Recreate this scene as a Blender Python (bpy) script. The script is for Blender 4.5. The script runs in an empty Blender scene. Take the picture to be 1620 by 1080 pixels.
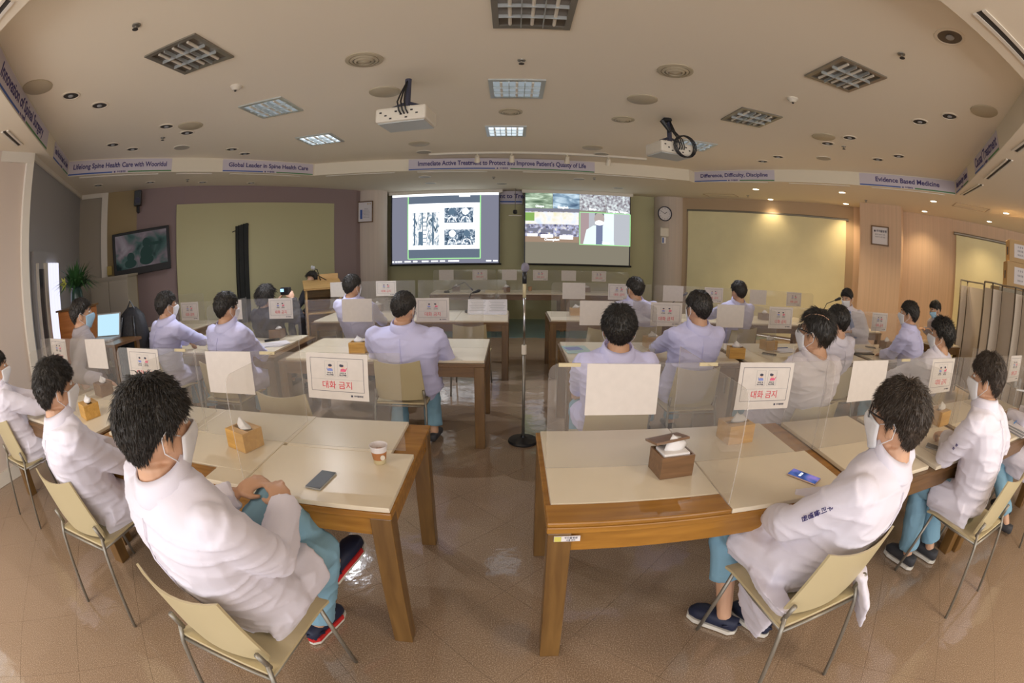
import bpy, bmesh, math, random
from mathutils import Vector, Matrix, noise
random.seed(7)
PI = math.pi
SC = bpy.context.scene
COL = SC.collection
# ------------------------------------------------------------------ camera (full-frame fisheye, standing behind the last row)
EYE = Vector((0, 0, 1.62))
F_PX, PITCH, ROLL = 730.0, math.radians(-11.6), math.radians(.35)
_up = Vector((math.sin(ROLL)*math.cos(PITCH), math.cos(ROLL)*math.cos(PITCH), math.sin(PITCH)))
_fw = (Vector((0, 0, 1)) - _up*math.sin(PITCH)).normalized()
_rt = _up.cross(_fw)
cam_d = bpy.data.cameras.new('camera')
cam_d.type = 'PANO'
cam_d.sensor_fit = 'HORIZONTAL'
cam_d.sensor_width = 36
cam_d.panorama_type = 'FISHEYE_EQUISOLID'
cam_d.fisheye_lens = F_PX/1620*36
cam_d.fisheye_fov = math.radians(180)
cam = bpy.data.objects.new('camera', cam_d)
COL.objects.link(cam)
M = Matrix.Identity(4)
for r, a in enumerate((_rt, _fw, _up)):
    M[r][0], M[r][1], M[r][2] = a[0], a[1], -a[2]
M.translation = EYE
cam.matrix_world = M
SC.camera = cam

def ray(px, py):
    x, y = px-810, py-540
    r = math.hypot(x, y)+1e-9
    th = 2*math.asin(r/2/F_PX)
    d = Vector((x/r*math.sin(th), -y/r*math.sin(th), math.cos(th)))
    return Vector((d.dot(_rt), d.dot(_fw), d.dot(_up)))
def onz(px, py, z):
    d = ray(px, py); return EYE + d*((z-EYE.z)/d.z)
def aty(px, py, y):
    d = ray(px, py); return EYE + d*(y/d.y)
def onwall(px, py, a, b):
    d = ray(px, py); ex, ey = b[0]-a[0], b[1]-a[1]
    t = (a[0]*ey-a[1]*ex)/(d.x*ey-d.y*ex)
    return EYE + d*t

# ------------------------------------------------------------------ world, lights, exposure
SC.view_settings.view_transform = 'Standard'
SC.view_settings.look = 'None'
SC.view_settings.gamma = 1
SC.view_settings.use_curve_mapping = False
SC.view_settings.exposure = 0.32
SC.cycles.use_denoising = True
SC.cycles.transparent_max_bounces = 48
SC.cycles.max_bounces = 8
SC.cycles.sample_clamp_indirect = 6
W = bpy.data.worlds.new('world'); SC.world = W; W.use_nodes = True
W.node_tree.nodes['Background'].inputs[0].default_value = (.97, .95, .93, 1)
W.node_tree.nodes['Background'].inputs[1].default_value = 1.6
def light(name, kind, loc, energy, color, rot=(0, 0, 0), **kw):
    d = bpy.data.lights.new(name, kind); d.energy = energy; d.color = color
    for k, v in kw.items(): setattr(d, k, v)
    o = bpy.data.objects.new(name, d); COL.objects.link(o); o.location = loc; o.rotation_euler = rot
    return o
# daylight through the windows behind the camera and unseen lamps added for warm fill
light('window_daylight', 'AREA', (-1.6, -3.9, 1.6), 70, (.86, .88, 1), (PI/2, 0, 0), shape='RECTANGLE', size=4.5, size_y=2.2)
light('window_daylight', 'AREA', (4.4, -3.9, 1.6), 50, (1, .92, .84), (PI/2, 0, 0), shape='RECTANGLE', size=5, size_y=2.2)
light('rear_fill', 'AREA', (-2.6, -.6, 2.86), 24, (1, .86, .72), (0, 0, 0), shape='SQUARE', size=.6)
light('rear_fill', 'AREA', (2.6, -.6, 2.86), 32, (1, .84, .68), (0, 0, 0), shape='SQUARE', size=.6)

# ------------------------------------------------------------------ materials
def mat(name, col, rough=.6, metal=0, spec=.5, bump=0, bscale=60, var=0, vscale=8, emis=0, sheen=0, coat=0, mapscale=None):
    m = bpy.data.materials.new(name); m.use_nodes = True
    nt = m.node_tree; b = nt.nodes['Principled BSDF']
    c = (*col, 1)
    b.inputs['Base Color'].default_value = c; b.inputs['Roughness'].default_value = rough
    b.inputs['Metallic'].default_value = metal; b.inputs['Specular IOR Level'].default_value = spec
    if sheen: b.inputs['Sheen Weight'].default_value = sheen
    if coat: b.inputs['Coat Weight'].default_value = coat; b.inputs['Coat Roughness'].default_value = .12
    if emis: b.inputs['Emission Color'].default_value = c; b.inputs['Emission Strength'].default_value = emis
    if bump or var:
        tc = nt.nodes.new('ShaderNodeTexCoord'); mp = nt.nodes.new('ShaderNodeMapping')
        if mapscale: mp.inputs['Scale'].default_value = mapscale
        nt.links.new(tc.outputs['Object'], mp.inputs[0])
    if var:
        n = nt.nodes.new('ShaderNodeTexNoise'); n.inputs['Scale'].default_value = vscale; n.inputs['Detail'].default_value = 5
        nt.links.new(mp.outputs[0], n.inputs['Vector'])
        rp = nt.nodes.new('ShaderNodeValToRGB')
        rp.color_ramp.elements[0].position = .3; rp.color_ramp.elements[1].position = .7
        rp.color_ramp.elements[0].color = tuple(x*(1-var) for x in col)+(1,)
        rp.color_ramp.elements[1].color = tuple(min(1, x*(1+var)) for x in col)+(1,)
        nt.links.new(n.outputs[0], rp.inputs[0]); nt.links.new(rp.outputs[0], b.inputs['Base Color'])
    if bump:
        n = nt.nodes.new('ShaderNodeTexNoise'); n.inputs['Scale'].default_value = bscale; n.inputs['Detail'].default_value = 3
        nt.links.new(mp.outputs[0], n.inputs['Vector'])
        bp = nt.nodes.new('ShaderNodeBump'); bp.inputs['Strength'].default_value = bump; bp.inputs['Distance'].default_value = .02
        nt.links.new(n.outputs[0], bp.inputs['Height']); nt.links.new(bp.outputs[0], b.inputs['Normal'])
    return m
def emat(name, col, s=1):
    m = bpy.data.materials.new(name); m.use_nodes = True
    nt = m.node_tree; nt.nodes.clear()
    e = nt.nodes.new('ShaderNodeEmission'); o = nt.nodes.new('ShaderNodeOutputMaterial')
    e.inputs[0].default_value = (*col, 1); e.inputs[1].default_value = s
    nt.links.new(e.outputs[0], o.inputs[0]); return m
def woodmat(name, c1, c2, rough=.35, scale=(1, 9, 9), sc=3):
    m = bpy.data.materials.new(name); m.use_nodes = True
    nt = m.node_tree; b = nt.nodes['Principled BSDF']; b.inputs['Roughness'].default_value = rough
    tc = nt.nodes.new('ShaderNodeTexCoord'); mp = nt.nodes.new('ShaderNodeMapping'); mp.inputs['Scale'].default_value = scale
    n = nt.nodes.new('ShaderNodeTexNoise'); n.inputs['Scale'].default_value = sc; n.inputs['Detail'].default_value = 8; n.inputs['Distortion'].default_value = .6
    rp = nt.nodes.new('ShaderNodeValToRGB')
    rp.color_ramp.elements[0].position = .32; rp.color_ramp.elements[1].position = .68
    rp.color_ramp.elements[0].color = (*c1, 1); rp.color_ramp.elements[1].color = (*c2, 1)
    nt.links.new(tc.outputs['Object'], mp.inputs[0]); nt.links.new(mp.outputs[0], n.inputs['Vector'])
    nt.links.new(n.outputs[0], rp.inputs[0]); nt.links.new(rp.outputs[0], b.inputs['Base Color'])
    bp = nt.nodes.new('ShaderNodeBump'); bp.inputs['Strength'].default_value = .08; bp.inputs['Distance'].default_value = .01
    nt.links.new(n.outputs[0], bp.inputs['Height']); nt.links.new(bp.outputs[0], b.inputs['Normal'])
    return m
def terrazzo(name, base, dark, light_):
    m = bpy.data.materials.new(name); m.use_nodes = True
    nt = m.node_tree; b = nt.nodes['Principled BSDF']
    b.inputs['Roughness'].default_value = .085; b.inputs['Specular IOR Level'].default_value = .9
    tc = nt.nodes.new('ShaderNodeNewGeometry')
    def ramp(src, els):
        rp = nt.nodes.new('ShaderNodeValToRGB'); e = rp.color_ramp.elements
        e[0].position, e[0].color = els[0][0], (*els[0][1], 1); e[1].position, e[1].color = els[1][0], (*els[1][1], 1)
        for p_, c_ in els[2:]:
            q = e.new(p_); q.color = (*c_, 1)
        nt.links.new(src, rp.inputs[0]); return rp
    n1 = nt.nodes.new('ShaderNodeTexNoise'); n1.inputs['Scale'].default_value = 170; n1.inputs['Detail'].default_value = 2
    n2 = nt.nodes.new('ShaderNodeTexVoronoi'); n2.inputs['Scale'].default_value = 130
    n3 = nt.nodes.new('ShaderNodeTexNoise'); n3.inputs['Scale'].default_value = 1.3; n3.inputs['Detail'].default_value = 3
    for n in (n1, n2, n3): nt.links.new(tc.outputs['Position'], n.inputs['Vector'])
    r1 = ramp(n1.outputs[0], [(.36, dark), (.52, base), (.70, light_)])
    r2 = ramp(n2.outputs['Distance'], [(.10, light_), (.22, base)])
    mx = nt.nodes.new('ShaderNodeMixRGB'); mx.inputs[0].default_value = .35
    nt.links.new(r1.outputs[0], mx.inputs[1]); nt.links.new(r2.outputs[0], mx.inputs[2])
    r3 = ramp(n3.outputs[0], [(.3, (.93, .93, .93)), (.7, (1.0, 1.0, 1.0))])
    mu = nt.nodes.new('ShaderNodeMixRGB'); mu.blend_type = 'MULTIPLY'; mu.inputs[0].default_value = 1
    nt.links.new(mx.outputs[0], mu.inputs[1]); nt.links.new(r3.outputs[0], mu.inputs[2]); nt.links.new(mu.outputs[0], b.inputs['Base Color'])
    n4 = nt.nodes.new('ShaderNodeTexNoise'); n4.inputs['Scale'].default_value = 5; n4.inputs['Detail'].default_value = 4
    nt.links.new(tc.outputs['Position'], n4.inputs['Vector'])
    bp = nt.nodes.new('ShaderNodeBump'); bp.inputs['Strength'].default_value = .09; bp.inputs['Distance'].default_value = .05
    nt.links.new(n4.outputs[0], bp.inputs['Height']); nt.links.new(bp.outputs[0], b.inputs['Normal'])
    return m
def acrylic(name, haze=.05, tint=(.97, .965, .95)):
    m = bpy.data.materials.new(name); m.use_nodes = True
    nt = m.node_tree; nt.nodes.clear()
    o = nt.nodes.new('ShaderNodeOutputMaterial'); t = nt.nodes.new('ShaderNodeBsdfTransparent'); t.inputs[0].default_value = (*tint, 1)
    d = nt.nodes.new('ShaderNodeBsdfDiffuse'); d.inputs[0].default_value = (.80, .77, .74, 1)
    g = nt.nodes.new('ShaderNodeBsdfGlossy'); g.inputs['Roughness'].default_value = .03
    lw_ = nt.nodes.new('ShaderNodeLayerWeight'); lw_.inputs[0].default_value = .5
    pw = nt.nodes.new('ShaderNodeMath'); pw.operation = 'POWER'; pw.inputs[1].default_value = 4; nt.links.new(lw_.outputs['Facing'], pw.inputs[0])
    fr = nt.nodes.new('ShaderNodeMath'); fr.operation = 'MULTIPLY_ADD'; fr.inputs[1].default_value = .45; fr.inputs[2].default_value = .022; nt.links.new(pw.outputs[0], fr.inputs[0])
    m1 = nt.nodes.new('ShaderNodeMixShader'); m1.inputs[0].default_value = haze
    m2 = nt.nodes.new('ShaderNodeMixShader')
    nt.links.new(t.outputs[0], m1.inputs[1]); nt.links.new(d.outputs[0], m1.inputs[2])
    nt.links.new(fr.outputs[0], m2.inputs[0]); nt.links.new(m1.outputs[0], m2.inputs[1]); nt.links.new(g.outputs[0], m2.inputs[2])
    nt.links.new(m2.outputs[0], o.inputs[0]); return m

MT = {}
MT['ceil'] = mat('ceiling_paint', (.88, .80, .655), .9, spec=.1, bump=.02, bscale=400)
MT['fascia'] = mat('fascia_paint', (.76, .69, .55), .8, spec=.1)
MT['soffit'] = mat('soffit_paint', (.82, .74, .60), .9, spec=.1)
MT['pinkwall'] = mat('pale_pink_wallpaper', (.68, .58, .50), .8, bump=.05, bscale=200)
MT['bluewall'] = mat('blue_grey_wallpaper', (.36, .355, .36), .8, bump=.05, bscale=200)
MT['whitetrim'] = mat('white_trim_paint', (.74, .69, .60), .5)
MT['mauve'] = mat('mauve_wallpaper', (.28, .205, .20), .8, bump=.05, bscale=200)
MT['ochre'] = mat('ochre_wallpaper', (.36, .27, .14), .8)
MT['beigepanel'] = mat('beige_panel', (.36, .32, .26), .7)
MT['greenwall'] = mat('olive_green_fabric', (.49, .46, .27), .85, bump=.04, bscale=120)
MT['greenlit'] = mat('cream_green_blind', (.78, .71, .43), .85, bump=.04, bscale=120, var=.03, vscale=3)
MT['browntrim'] = mat('brown_wallpaper', (.48, .35, .22), .8)
MT['peach'] = mat('peach_striped_wallpaper', (.62, .44, .30), .8, var=.06, vscale=2.5, mapscale=(14, 14, .1))
MT['column'] = mat('column_wallpaper', (.60, .51, .43), .7, var=.05, vscale=3, mapscale=(12, 12, .1))
MT['terr'] = terrazzo('polished_terrazzo', (.335, .235, .155), (.21, .145, .095), (.62, .48, .35))
MT['teal'] = mat('teal_vinyl', (.10, .19, .19), .15)
MT['joint'] = mat('floor_joint', (.20, .145, .105), .8)
MT['wood'] = woodmat('amber_oak', (.26, .115, .018), (.40, .185, .03), .25)
MT['wooddark'] = woodmat('brown_oak', (.12, .060, .020), (.19, .098, .034), .33)
MT['woodleg'] = woodmat('brown_oak_leg', (.13, .065, .019), (.20, .105, .030), .33, scale=(9, 9, 1))
MT['board'] = mat('cream_laminate', (.76, .67, .51), .28, bump=.01, bscale=300, var=.015)
MT['acr'] = acrylic('clear_acrylic', .06)
MT['acredge'] = acrylic('acrylic_edge', .30, (.93, .92, .90))
MT['paper'] = mat('white_paper', (.72, .685, .69), .7)
MT['paperback'] = mat('paper_reverse', (.64, .585, .53), .7, var=.03, vscale=25)
MT['red'] = mat('red_print', (.62, .03, .05), .7)
MT['black'] = mat('black_plastic', (.015, .015, .017), .4)
MT['ink'] = mat('dark_print', (.05, .05, .08), .7)
MT['navy'] = mat('navy_print', (.045, .035, .16), .7)
MT['bluep'] = mat('blue_print', (.05, .11, .36), .7)
MT['greenp'] = mat('green_print', (.08, .22, .07), .7)
MT['lilac'] = mat('lilac_banner', (.58, .53, .58), .7)
MT['cream'] = mat('cream_plastic', (.55, .465, .275), .45, bump=.03, bscale=260)
MT['steel'] = mat('grey_painted_steel', (.27, .25, .21), .35, metal=.5)
MT['chrome'] = mat('chrome', (.6, .6, .6), .2, metal=1)
MT['grey'] = mat('grey_plastic', (.35, .35, .35), .5)
MT['darkhole'] = mat('dark_recess', (.04, .035, .03), .8)
MT['lampoff'] = mat('lamp_reflector', (.16, .13, .10), .35, metal=.5)
MT['diff'] = mat('frosted_lamp_cover', (.50, .43, .30), .5)
MT['louver'] = mat('louver_metal', (.62, .66, .66), .3, metal=.6)
MT['whiteplastic'] = mat('cream_white_plastic', (.72, .66, .55), .4)
MT['bamboo'] = woodmat('bamboo', (.50, .27, .06), (.66, .38, .10), .35, sc=5)
MT['brownbox'] = woodmat('walnut_box', (.16, .085, .04), (.23, .125, .06), .35, sc=5)
MT['tissue'] = mat('tissue', (.85, .83, .82), .8)
MT['cardboard'] = mat('cardboard', (.50, .34, .17), .8)
MT['lampon'] = emat('lit_downlight', (1, .82, .55), 9)

# ------------------------------------------------------------------ mesh helpers
class MB:
    def __init__(s):
        s.v, s.f, s.m = [], [], []; s.mi = 0; s.X = Matrix.Identity(4)
    def add(s, vs, fs):
        n = len(s.v); X = s.X
        s.v += [tuple(X @ Vector(p)) for p in vs]
        s.f += [tuple(i+n for i in q) for q in fs]; s.m += [s.mi]*len(fs)
        return s
    def box(s, c, d, rz=0):
        x, y, z = (k/2 for k in d); cs, sn = math.cos(rz), math.sin(rz)
        vs = [(c[0]+a*x*cs-b*y*sn, c[1]+a*x*sn+b*y*cs, c[2]+e*z) for e in (-1, 1) for a, b in ((-1, -1), (1, -1), (1, 1), (-1, 1))]
        return s.add(vs, [(3, 2, 1, 0), (4, 5, 6, 7), (0, 1, 5, 4), (1, 2, 6, 5), (2, 3, 7, 6), (3, 0, 4, 7)])
    def bbox(s, lo, hi):
        return s.box([(a+b)/2 for a, b in zip(lo, hi)], [abs(b-a) for a, b in zip(lo, hi)])
    def quad(s, a, b, c, d):
        return s.add([a, b, c, d], [(0, 1, 2, 3)])
    def prism(s, poly, z0, z1):
        n = len(poly)
        vs = [(p[0], p[1], z0) for p in poly]+[(p[0], p[1], z1) for p in poly]
        return s.add(vs, [tuple(range(n))[::-1], tuple(range(n, 2*n))]+[(i, (i+1) % n, (i+1) % n+n, i+n) for i in range(n)])
    def loft(s, rings, cap=True):
        n = len(rings[0]); vs = [p for r in rings for p in r]; fs = []
        for k in range(len(rings)-1):
            a, b = k*n, (k+1)*n
            fs += [(a+i, a+(i+1) % n, b+(i+1) % n, b+i) for i in range(n)]
        if cap: fs += [tuple(range(n))[::-1], tuple(range(len(vs)-n, len(vs)))]
        return s.add(vs, fs)
    def tube(s, pts, rad, n=8, cap=True, flat=1, upv=None):
        pts = [Vector(p) for p in pts]
        if not hasattr(rad, '__len__'): rad = [rad]*len(pts)
        rings = []; prev = None
        for i, p in enumerate(pts):
            t = (pts[min(i+1, len(pts)-1)]-pts[max(i-1, 0)])
            if t.length < 1e-9: t = Vector((0, 0, 1))
            t.normalize()
            if prev is None:
                u = Vector(upv) if upv else (Vector((0, 0, 1)) if abs(t.z) < .9 else Vector((0, 1, 0)))
            else: u = prev
            a = (u - t*u.dot(t)).normalized(); prev = a; b = t.cross(a)
            r = rad[i]
            rings.append([p + (a*math.cos(2*PI*k/n)*flat + b*math.sin(2*PI*k/n))*r for k in range(n)])
        return s.loft(rings, cap)
    def lathe(s, prof, c=(0, 0, 0), n=24, cap=True):
        return s.loft([[(c[0]+r*math.cos(2*PI*k/n), c[1]+r*math.sin(2*PI*k/n), c[2]+z) for k in range(n)] for r, z in prof], cap)
    def ell(s, c, r, nu=14, nv=9, R=None):
        vs = []; fs = []
        c = Vector(c)
        def tr(v):
            v = Vector(v)
            return c + (R @ v if R else v)
        vs.append(tr((0, 0, r[2])))
        for j in range(1, nv):
            t = PI*j/nv
            for i in range(nu):
                p = 2*PI*i/nu
                vs.append(tr((r[0]*math.sin(t)*math.cos(p), r[1]*math.sin(t)*math.sin(p), r[2]*math.cos(t))))
        vs.append(tr((0, 0, -r[2])))
        fs += [(0, 1+i, 1+(i+1) % nu) for i in range(nu)]
        for j in range(nv-2):
            a = 1+j*nu; b = a+nu
            fs += [(a+i, b+i, b+(i+1) % nu, a+(i+1) % nu) for i in range(nu)]
        a = 1+(nv-2)*nu; e = len(vs)-1
        fs += [(a+i, e, a+(i+1) % nu) for i in range(nu)]
        return s.add(vs, fs)
    def mesh(s, name, mats, smooth=False):
        me = bpy.data.meshes.new(name); me.from_pydata(s.v, [], s.f)
        if not isinstance(mats, (list, tuple)): mats = [mats]
        for m in mats: me.materials.append(m)
        if len(mats) > 1: me.polygons.foreach_set('material_index', s.m)
        if smooth: me.polygons.foreach_set('use_smooth', [True]*len(me.polygons))
        me.update(); return me
    def build(s, name, mats, parent=None, smooth=False, bevel=0, auto=False):
        me = s.mesh(name, mats, smooth or auto)
        o = bpy.data.objects.new(name, me); COL.objects.link(o)
        if parent: o.parent = parent
        if auto: 
            try: me.set_sharp_from_angle(angle=math.radians(40))
            except Exception: pass
        if bevel:
            b = o.modifiers.new('bevel', 'BEVEL'); b.width = bevel; b.segments = 2; b.limit_method = 'ANGLE'
        return o
def tag(o, label=None, cat=None, group=None, kind=None):
    if label: o['label'] = label
    if cat: o['category'] = cat
    if group: o['group'] = group
    if kind: o['kind'] = kind
    return o
def empty(name, loc=(0, 0, 0), rz=0):
    o = bpy.data.objects.new(name, None); COL.objects.link(o); o.location = loc; o.rotation_euler = (0, 0, rz)
    o.empty_display_size = .1; return o
def struct(o): o['kind'] = 'structure'; return o
def copy_tree(o, parent=None):
    c = o.copy(); COL.objects.link(c); c.parent = parent
    for ch in o.children: copy_tree(ch, c)
    return c
_tc = {}
def text_mesh(txt, size, bold=False, extrude=.0006):
    key = (txt, size, bold)
    if key in _tc: return _tc[key]
    cu = bpy.data.curves.new('lettering', 'FONT'); cu.body = txt; cu.size = size; cu.align_x = 'CENTER'; cu.align_y = 'CENTER'
    cu.extrude = extrude; cu.offset = size*.024 if bold else 0; cu.resolution_u = 3
    o = bpy.data.objects.new('lettering', cu); COL.objects.link(o)
    dg = bpy.context.evaluated_depsgraph_get()
    me = bpy.data.meshes.new_from_object(o.evaluated_get(dg)); me.name = 'lettering'
    bpy.data.objects.remove(o); bpy.data.curves.remove(cu)
    _tc[key] = me; return me
def letter(txt, size, m, parent, M_, name='lettering', bold=False, sx=1):
    me = text_mesh(txt, size, bold).copy(); me.materials.clear(); me.materials.append(m)
    o = bpy.data.objects.new(name, me); COL.objects.link(o)
    if parent: o.parent = parent
    o.matrix_local = M_ @ Matrix.Diagonal((sx, 1, 1, 1))
    return o
def basis(o, x, n):   # text frame: x along the line, n out of the surface
    x = Vector(x).normalized(); n = Vector(n).normalized(); y = n.cross(x)
    m = Matrix.Identity(4)
    for r in range(3): m[r][0], m[r][1], m[r][2] = x[r], y[r], n[r]
    m.translation = Vector(o); return m
# ------------------------------------------------------------------ the room
CH, TH, LO = 2.93, 3.13, -4.2
C0 = [(-4.30, LO), (-4.50, 1.80), (-4.57, 2.30), (-6.64, 4.54), (-6.33, 4.96), (-5.95, 5.40), (-5.35, 6.05), (-3.30, 9.35), (-2.95, 10.45), (3.30, 10.45), (3.95, 10.05), (6.89, 7.37), (7.72, 6.31), (12.6, 1.45), (12.6, LO)]
fl = MB().prism(C0, -.12, -.006).build('floor', MT['joint']); struct(fl)
# floor tiles laid at 45 degrees: the nearest 300 one by one, the others joined
def inside(p, poly):
    c = False
    for i in range(len(poly)):
        a, b = poly[i], poly[i-1]
        if (a[1] > p[1]) != (b[1] > p[1]) and p[0] < (b[0]-a[0])*(p[1]-a[1])/(b[1]-a[1])+a[0]: c = not c
    return c
T = .45; h = (T-.0014)/2; r2 = math.sqrt(.5)
tm = MB().prism([(h*r2*(a-b), h*r2*(a+b)) for a, b in ((-1, -1), (1, -1), (1, 1), (-1, 1))], -.006, 0)
tile_me = tm.mesh('tile', MT['terr']); spots = []
for i in range(-40, 41):
    for j in range(-40, 41):
        u = -.80+T*(i+.5); w = .76+T*(j+.5)
        x, y = (u+w)*r2, (w-u)*r2
        if y > 8.35 and abs(x) < 6: continue
        if all(inside((x+dx, y+dy), C0) for dx, dy in ((0, .3), (.3, 0), (0, -.3), (-.3, 0))) and y > -1.6: spots.append((math.hypot(x, y-.3), x, y))
spots.sort(); rest = MB()
for k, (_, x, y) in enumerate(spots):
    if k < 280:
        o = bpy.data.objects.new('tile', tile_me); COL.objects.link(o); o.parent = fl; o.location = (x, y, 0)
    else:
        rest.X = Matrix.Translation((x, y, 0)); rest.prism([(h*r2*(a-b), h*r2*(a+b)) for a, b in ((-1, -1), (1, -1), (1, 1), (-1, 1))], -.006, 0)
tag(rest.build('tile', MT['terr'], fl), kind='stuff')
m_ = MB(); edge = []
# border strip of the same terrazzo along the walls, cut pieces
m_.prism([(p[0], p[1]) for p in C0], -.0065, -.0045); tag(m_.build('cut_tile', MT['terr'], fl), kind='stuff')
MB().prism([(-4.6, 8.25), (5.6, 8.25), (3.9, 10.04), (3.3, 10.44), (-2.95, 10.44), (-3.3, 9.34), (-4.05, 8.1)], -.004, .004).build('vinyl_strip', MT['teal'], fl)
# walls, drawn as slabs behind the lines of C0
def slab(name, a, b, m, z0=0, z1=CH, th=.08, off=0, parent=None):
    a, b = Vector((*a, 0)), Vector((*b, 0)); d = (b-a).normalized(); n = Vector((-d.y, d.x, 0))  # n points out of the room for clockwise lines
    q = [a+n*off, b+n*off, b+n*(off+th), a+n*(off+th)]
    return MB().prism([(p.x, p.y) for p in q][::-1], z0, z1).build(name, m, parent)
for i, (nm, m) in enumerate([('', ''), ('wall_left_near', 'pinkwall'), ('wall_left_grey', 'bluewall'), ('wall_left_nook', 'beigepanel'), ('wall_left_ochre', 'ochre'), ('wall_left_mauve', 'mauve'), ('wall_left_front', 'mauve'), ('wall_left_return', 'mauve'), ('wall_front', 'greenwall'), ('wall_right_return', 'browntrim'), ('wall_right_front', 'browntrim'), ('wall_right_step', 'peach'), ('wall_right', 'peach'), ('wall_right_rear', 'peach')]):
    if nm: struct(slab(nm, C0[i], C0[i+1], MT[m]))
for nm, a_, b_, z0_, z1_ in (('wall_left_rear', C0[0], (-4.44, .3), 0, .25), ('wall_left_rear', C0[0], (-4.44, .3), 2.85, CH), ('wall_left_rear', (-4.44, .3), C0[1], 0, CH)):
    struct(slab(nm, a_, b_, MT['pinkwall'], z0_, z1_))  # unseen stretch left open at mid-height to let more light in
# unseen rear wall, opened wide so that more ambient light comes in
rw = MB()
rw.bbox((-4.3, LO-.1, 0), (12.6, LO, .25)); rw.bbox((-4.3, LO-.1, 2.85), (12.6, LO, CH))
for x0 in (-4.3, -1.6, 1.2, 4.0, 6.8, 9.6, 12.5): rw.bbox((x0, LO-.1, .25), (x0+.1, LO, 2.85))
struct(rw.build('wall_rear', MT['pinkwall']))
# ceiling: low soffit with a raised tray turned like the octagonal room
TR = [(-5.42, 3.42), (-4.61, 4.90), (-4.20, 5.58), (-3.27, 7.07), (-2.61, 7.22), (-1.75, 7.40), (-.23, 7.62), (1.41, 7.65), (3.06, 7.62), (3.20, 7.74), (4.23, 6.46), (5.15, 5.35), (6.18, 3.97), (2.93, 1.03), (.7, -.9), (-1.75, -.3), (-3.39, 1.286)]
TR[13:16] = [(3.05, 1.03), (.50, 1.02), (-1.60, .40)]
TR = [(-5.42, 3.42), (-4.61, 4.90), (-4.20, 5.58), (-3.27, 7.07), (-2.61, 7.22), (-1.75, 7.40), (-.23, 7.62), (1.41, 7.65), (3.06, 7.62), (3.20, 7.74), (4.23, 6.46), (5.15, 5.35), (6.18, 3.97), (3.24, 1.03), (1.35, 1.02), (-1.72, .745), (-2.72, .72)]
def ring(outer, inner, z0, z1):
    bm = bmesh.new(); es = []
    for poly in (outer, inner):
        vs = [bm.verts.new((p[0], p[1], z0)) for p in poly]
        es += [bm.edges.new((vs[i], vs[(i+1) % len(vs)])) for i in range(len(vs))]
    r = bmesh.ops.triangle_fill(bm, use_beauty=True, use_dissolve=False, edges=es)
    ex = bmesh.ops.extrude_face_region(bm, geom=bm.faces[:])
    for v in [g for g in ex['geom'] if isinstance(g, bmesh.types.BMVert)]: v.co.z = z1
    bmesh.ops.recalc_face_normals(bm, faces=bm.faces[:])
    me = bpy.data.meshes.new('soffit'); bm.to_mesh(me); bm.free(); return me
me = ring([(p[0]*1.01, p[1]*1.005+.02) if p[1] > 0 else (p[0], p[1]-.1) for p in C0], TR, CH, TH); me.materials.append(MT['soffit'])
so = bpy.data.objects.new('ceiling', me); COL.objects.link(so); struct(so)
struct(MB().prism([(-7, LO), (13, LO), (13, 11), (-7, 11)], TH, TH+.08).build('ceiling', MT['ceil']))
# fascia faces inside the tray (their own paint)
for i in range(12):
    a, b = TR[i], TR[i+1]
    struct(slab('trim_%d' % (i+1), a, b, MT['fascia'], CH-.004, TH, .012, -.012))
struct(slab('trim_13', TR[16], TR[0], MT['fascia'], CH-.004, TH, .012, -.012))
struct(slab('trim_14', TR[12], TR[13], MT['fascia'], CH-.004, TH, .012, -.012))
# white corner trim of the near left wall and of the nook
struct(MB().box((-4.545, 2.27, CH/2), (.07, .10, CH)).build('trim_15', MT['whitetrim']))
struct(MB().box((-4.535, 2.0, CH-.05), (.06, .6, .10)).build('trim_16', MT['whitetrim']))
struct(MB().box((-4.52, 1.7, .06), (.10, 1.2, .12)).build('baseboard_left', MT['whitetrim']))
struct(slab('trim_17', (-6.39, 4.88), (-6.32, 4.975), MT['whitetrim'], 0, CH, .03, -.035))
struct(slab('trim_18', (-6.62, 4.56), (-6.32, 4.975), MT['whitetrim'], CH-.07, CH, .03, -.035))
struct(slab('trim_19', (-4.57, 2.30), (-6.64, 4.54), MT['whitetrim'], CH-.05, CH, .03, -.035))
# columns
def column(name, x, y, r):
    m = MB().lathe([(r, 0), (r, CH)], (x, y, 0), 40); return struct(m.build(name, MT['column'], smooth=False, auto=True))
column('wall_column_left', -3.16, 9.88, .40); column('wall_column_right', 3.70, 10.45, .41)
# square pillar
PA, PB = (6.47, 6.72), (7.02, 6.0)
struct(MB().prism([PA, PB, (7.7, 6.5), (7.1, 7.25)][::-1], 0, CH).build('wall_pillar', MT['peach']))
# blinds / green panels
def panel(name, a, b, m, z0, z1, off=-.03, th=.02):
    return slab(name, a, b, m, z0, z1, th, off)
gl0, gl1 = onwall(279, 328, C0[6], C0[7]), (-3.62, 8.84)
o = panel('green_wall_panel', (gl0.x, gl0.y), gl1, MT['greenwall'], .05, 2.62); tag(o, 'dull olive green wall panel behind the lectern, left of the round column', 'wall panel')
a, b = C0[10], C0[11]
pr = lambda t: (a[0]+(b[0]-a[0])*t, a[1]+(b[1]-a[1])*t)
o = panel('roller_blind', pr(.02), pr(.955), MT['greenlit'], .05, 2.62, -.05); tag(o, 'wide pale green roller blind right of the clock column, lit by downlights', 'blind')
MB().tube([(*pr(.01), 2.64), (*pr(.97), 2.64)], .028, 10).build('blind_rail', MT['steel'], o)
o['label'] = 'wide pale green roller blind right of the clock column, lit by downlights'
a2, b2 = C0[12], C0[13]
q0, q1 = onwall(1512, 371, a2, b2), onwall(1600, 392, a2, b2)
d = (q1-q0).normalized()
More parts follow.
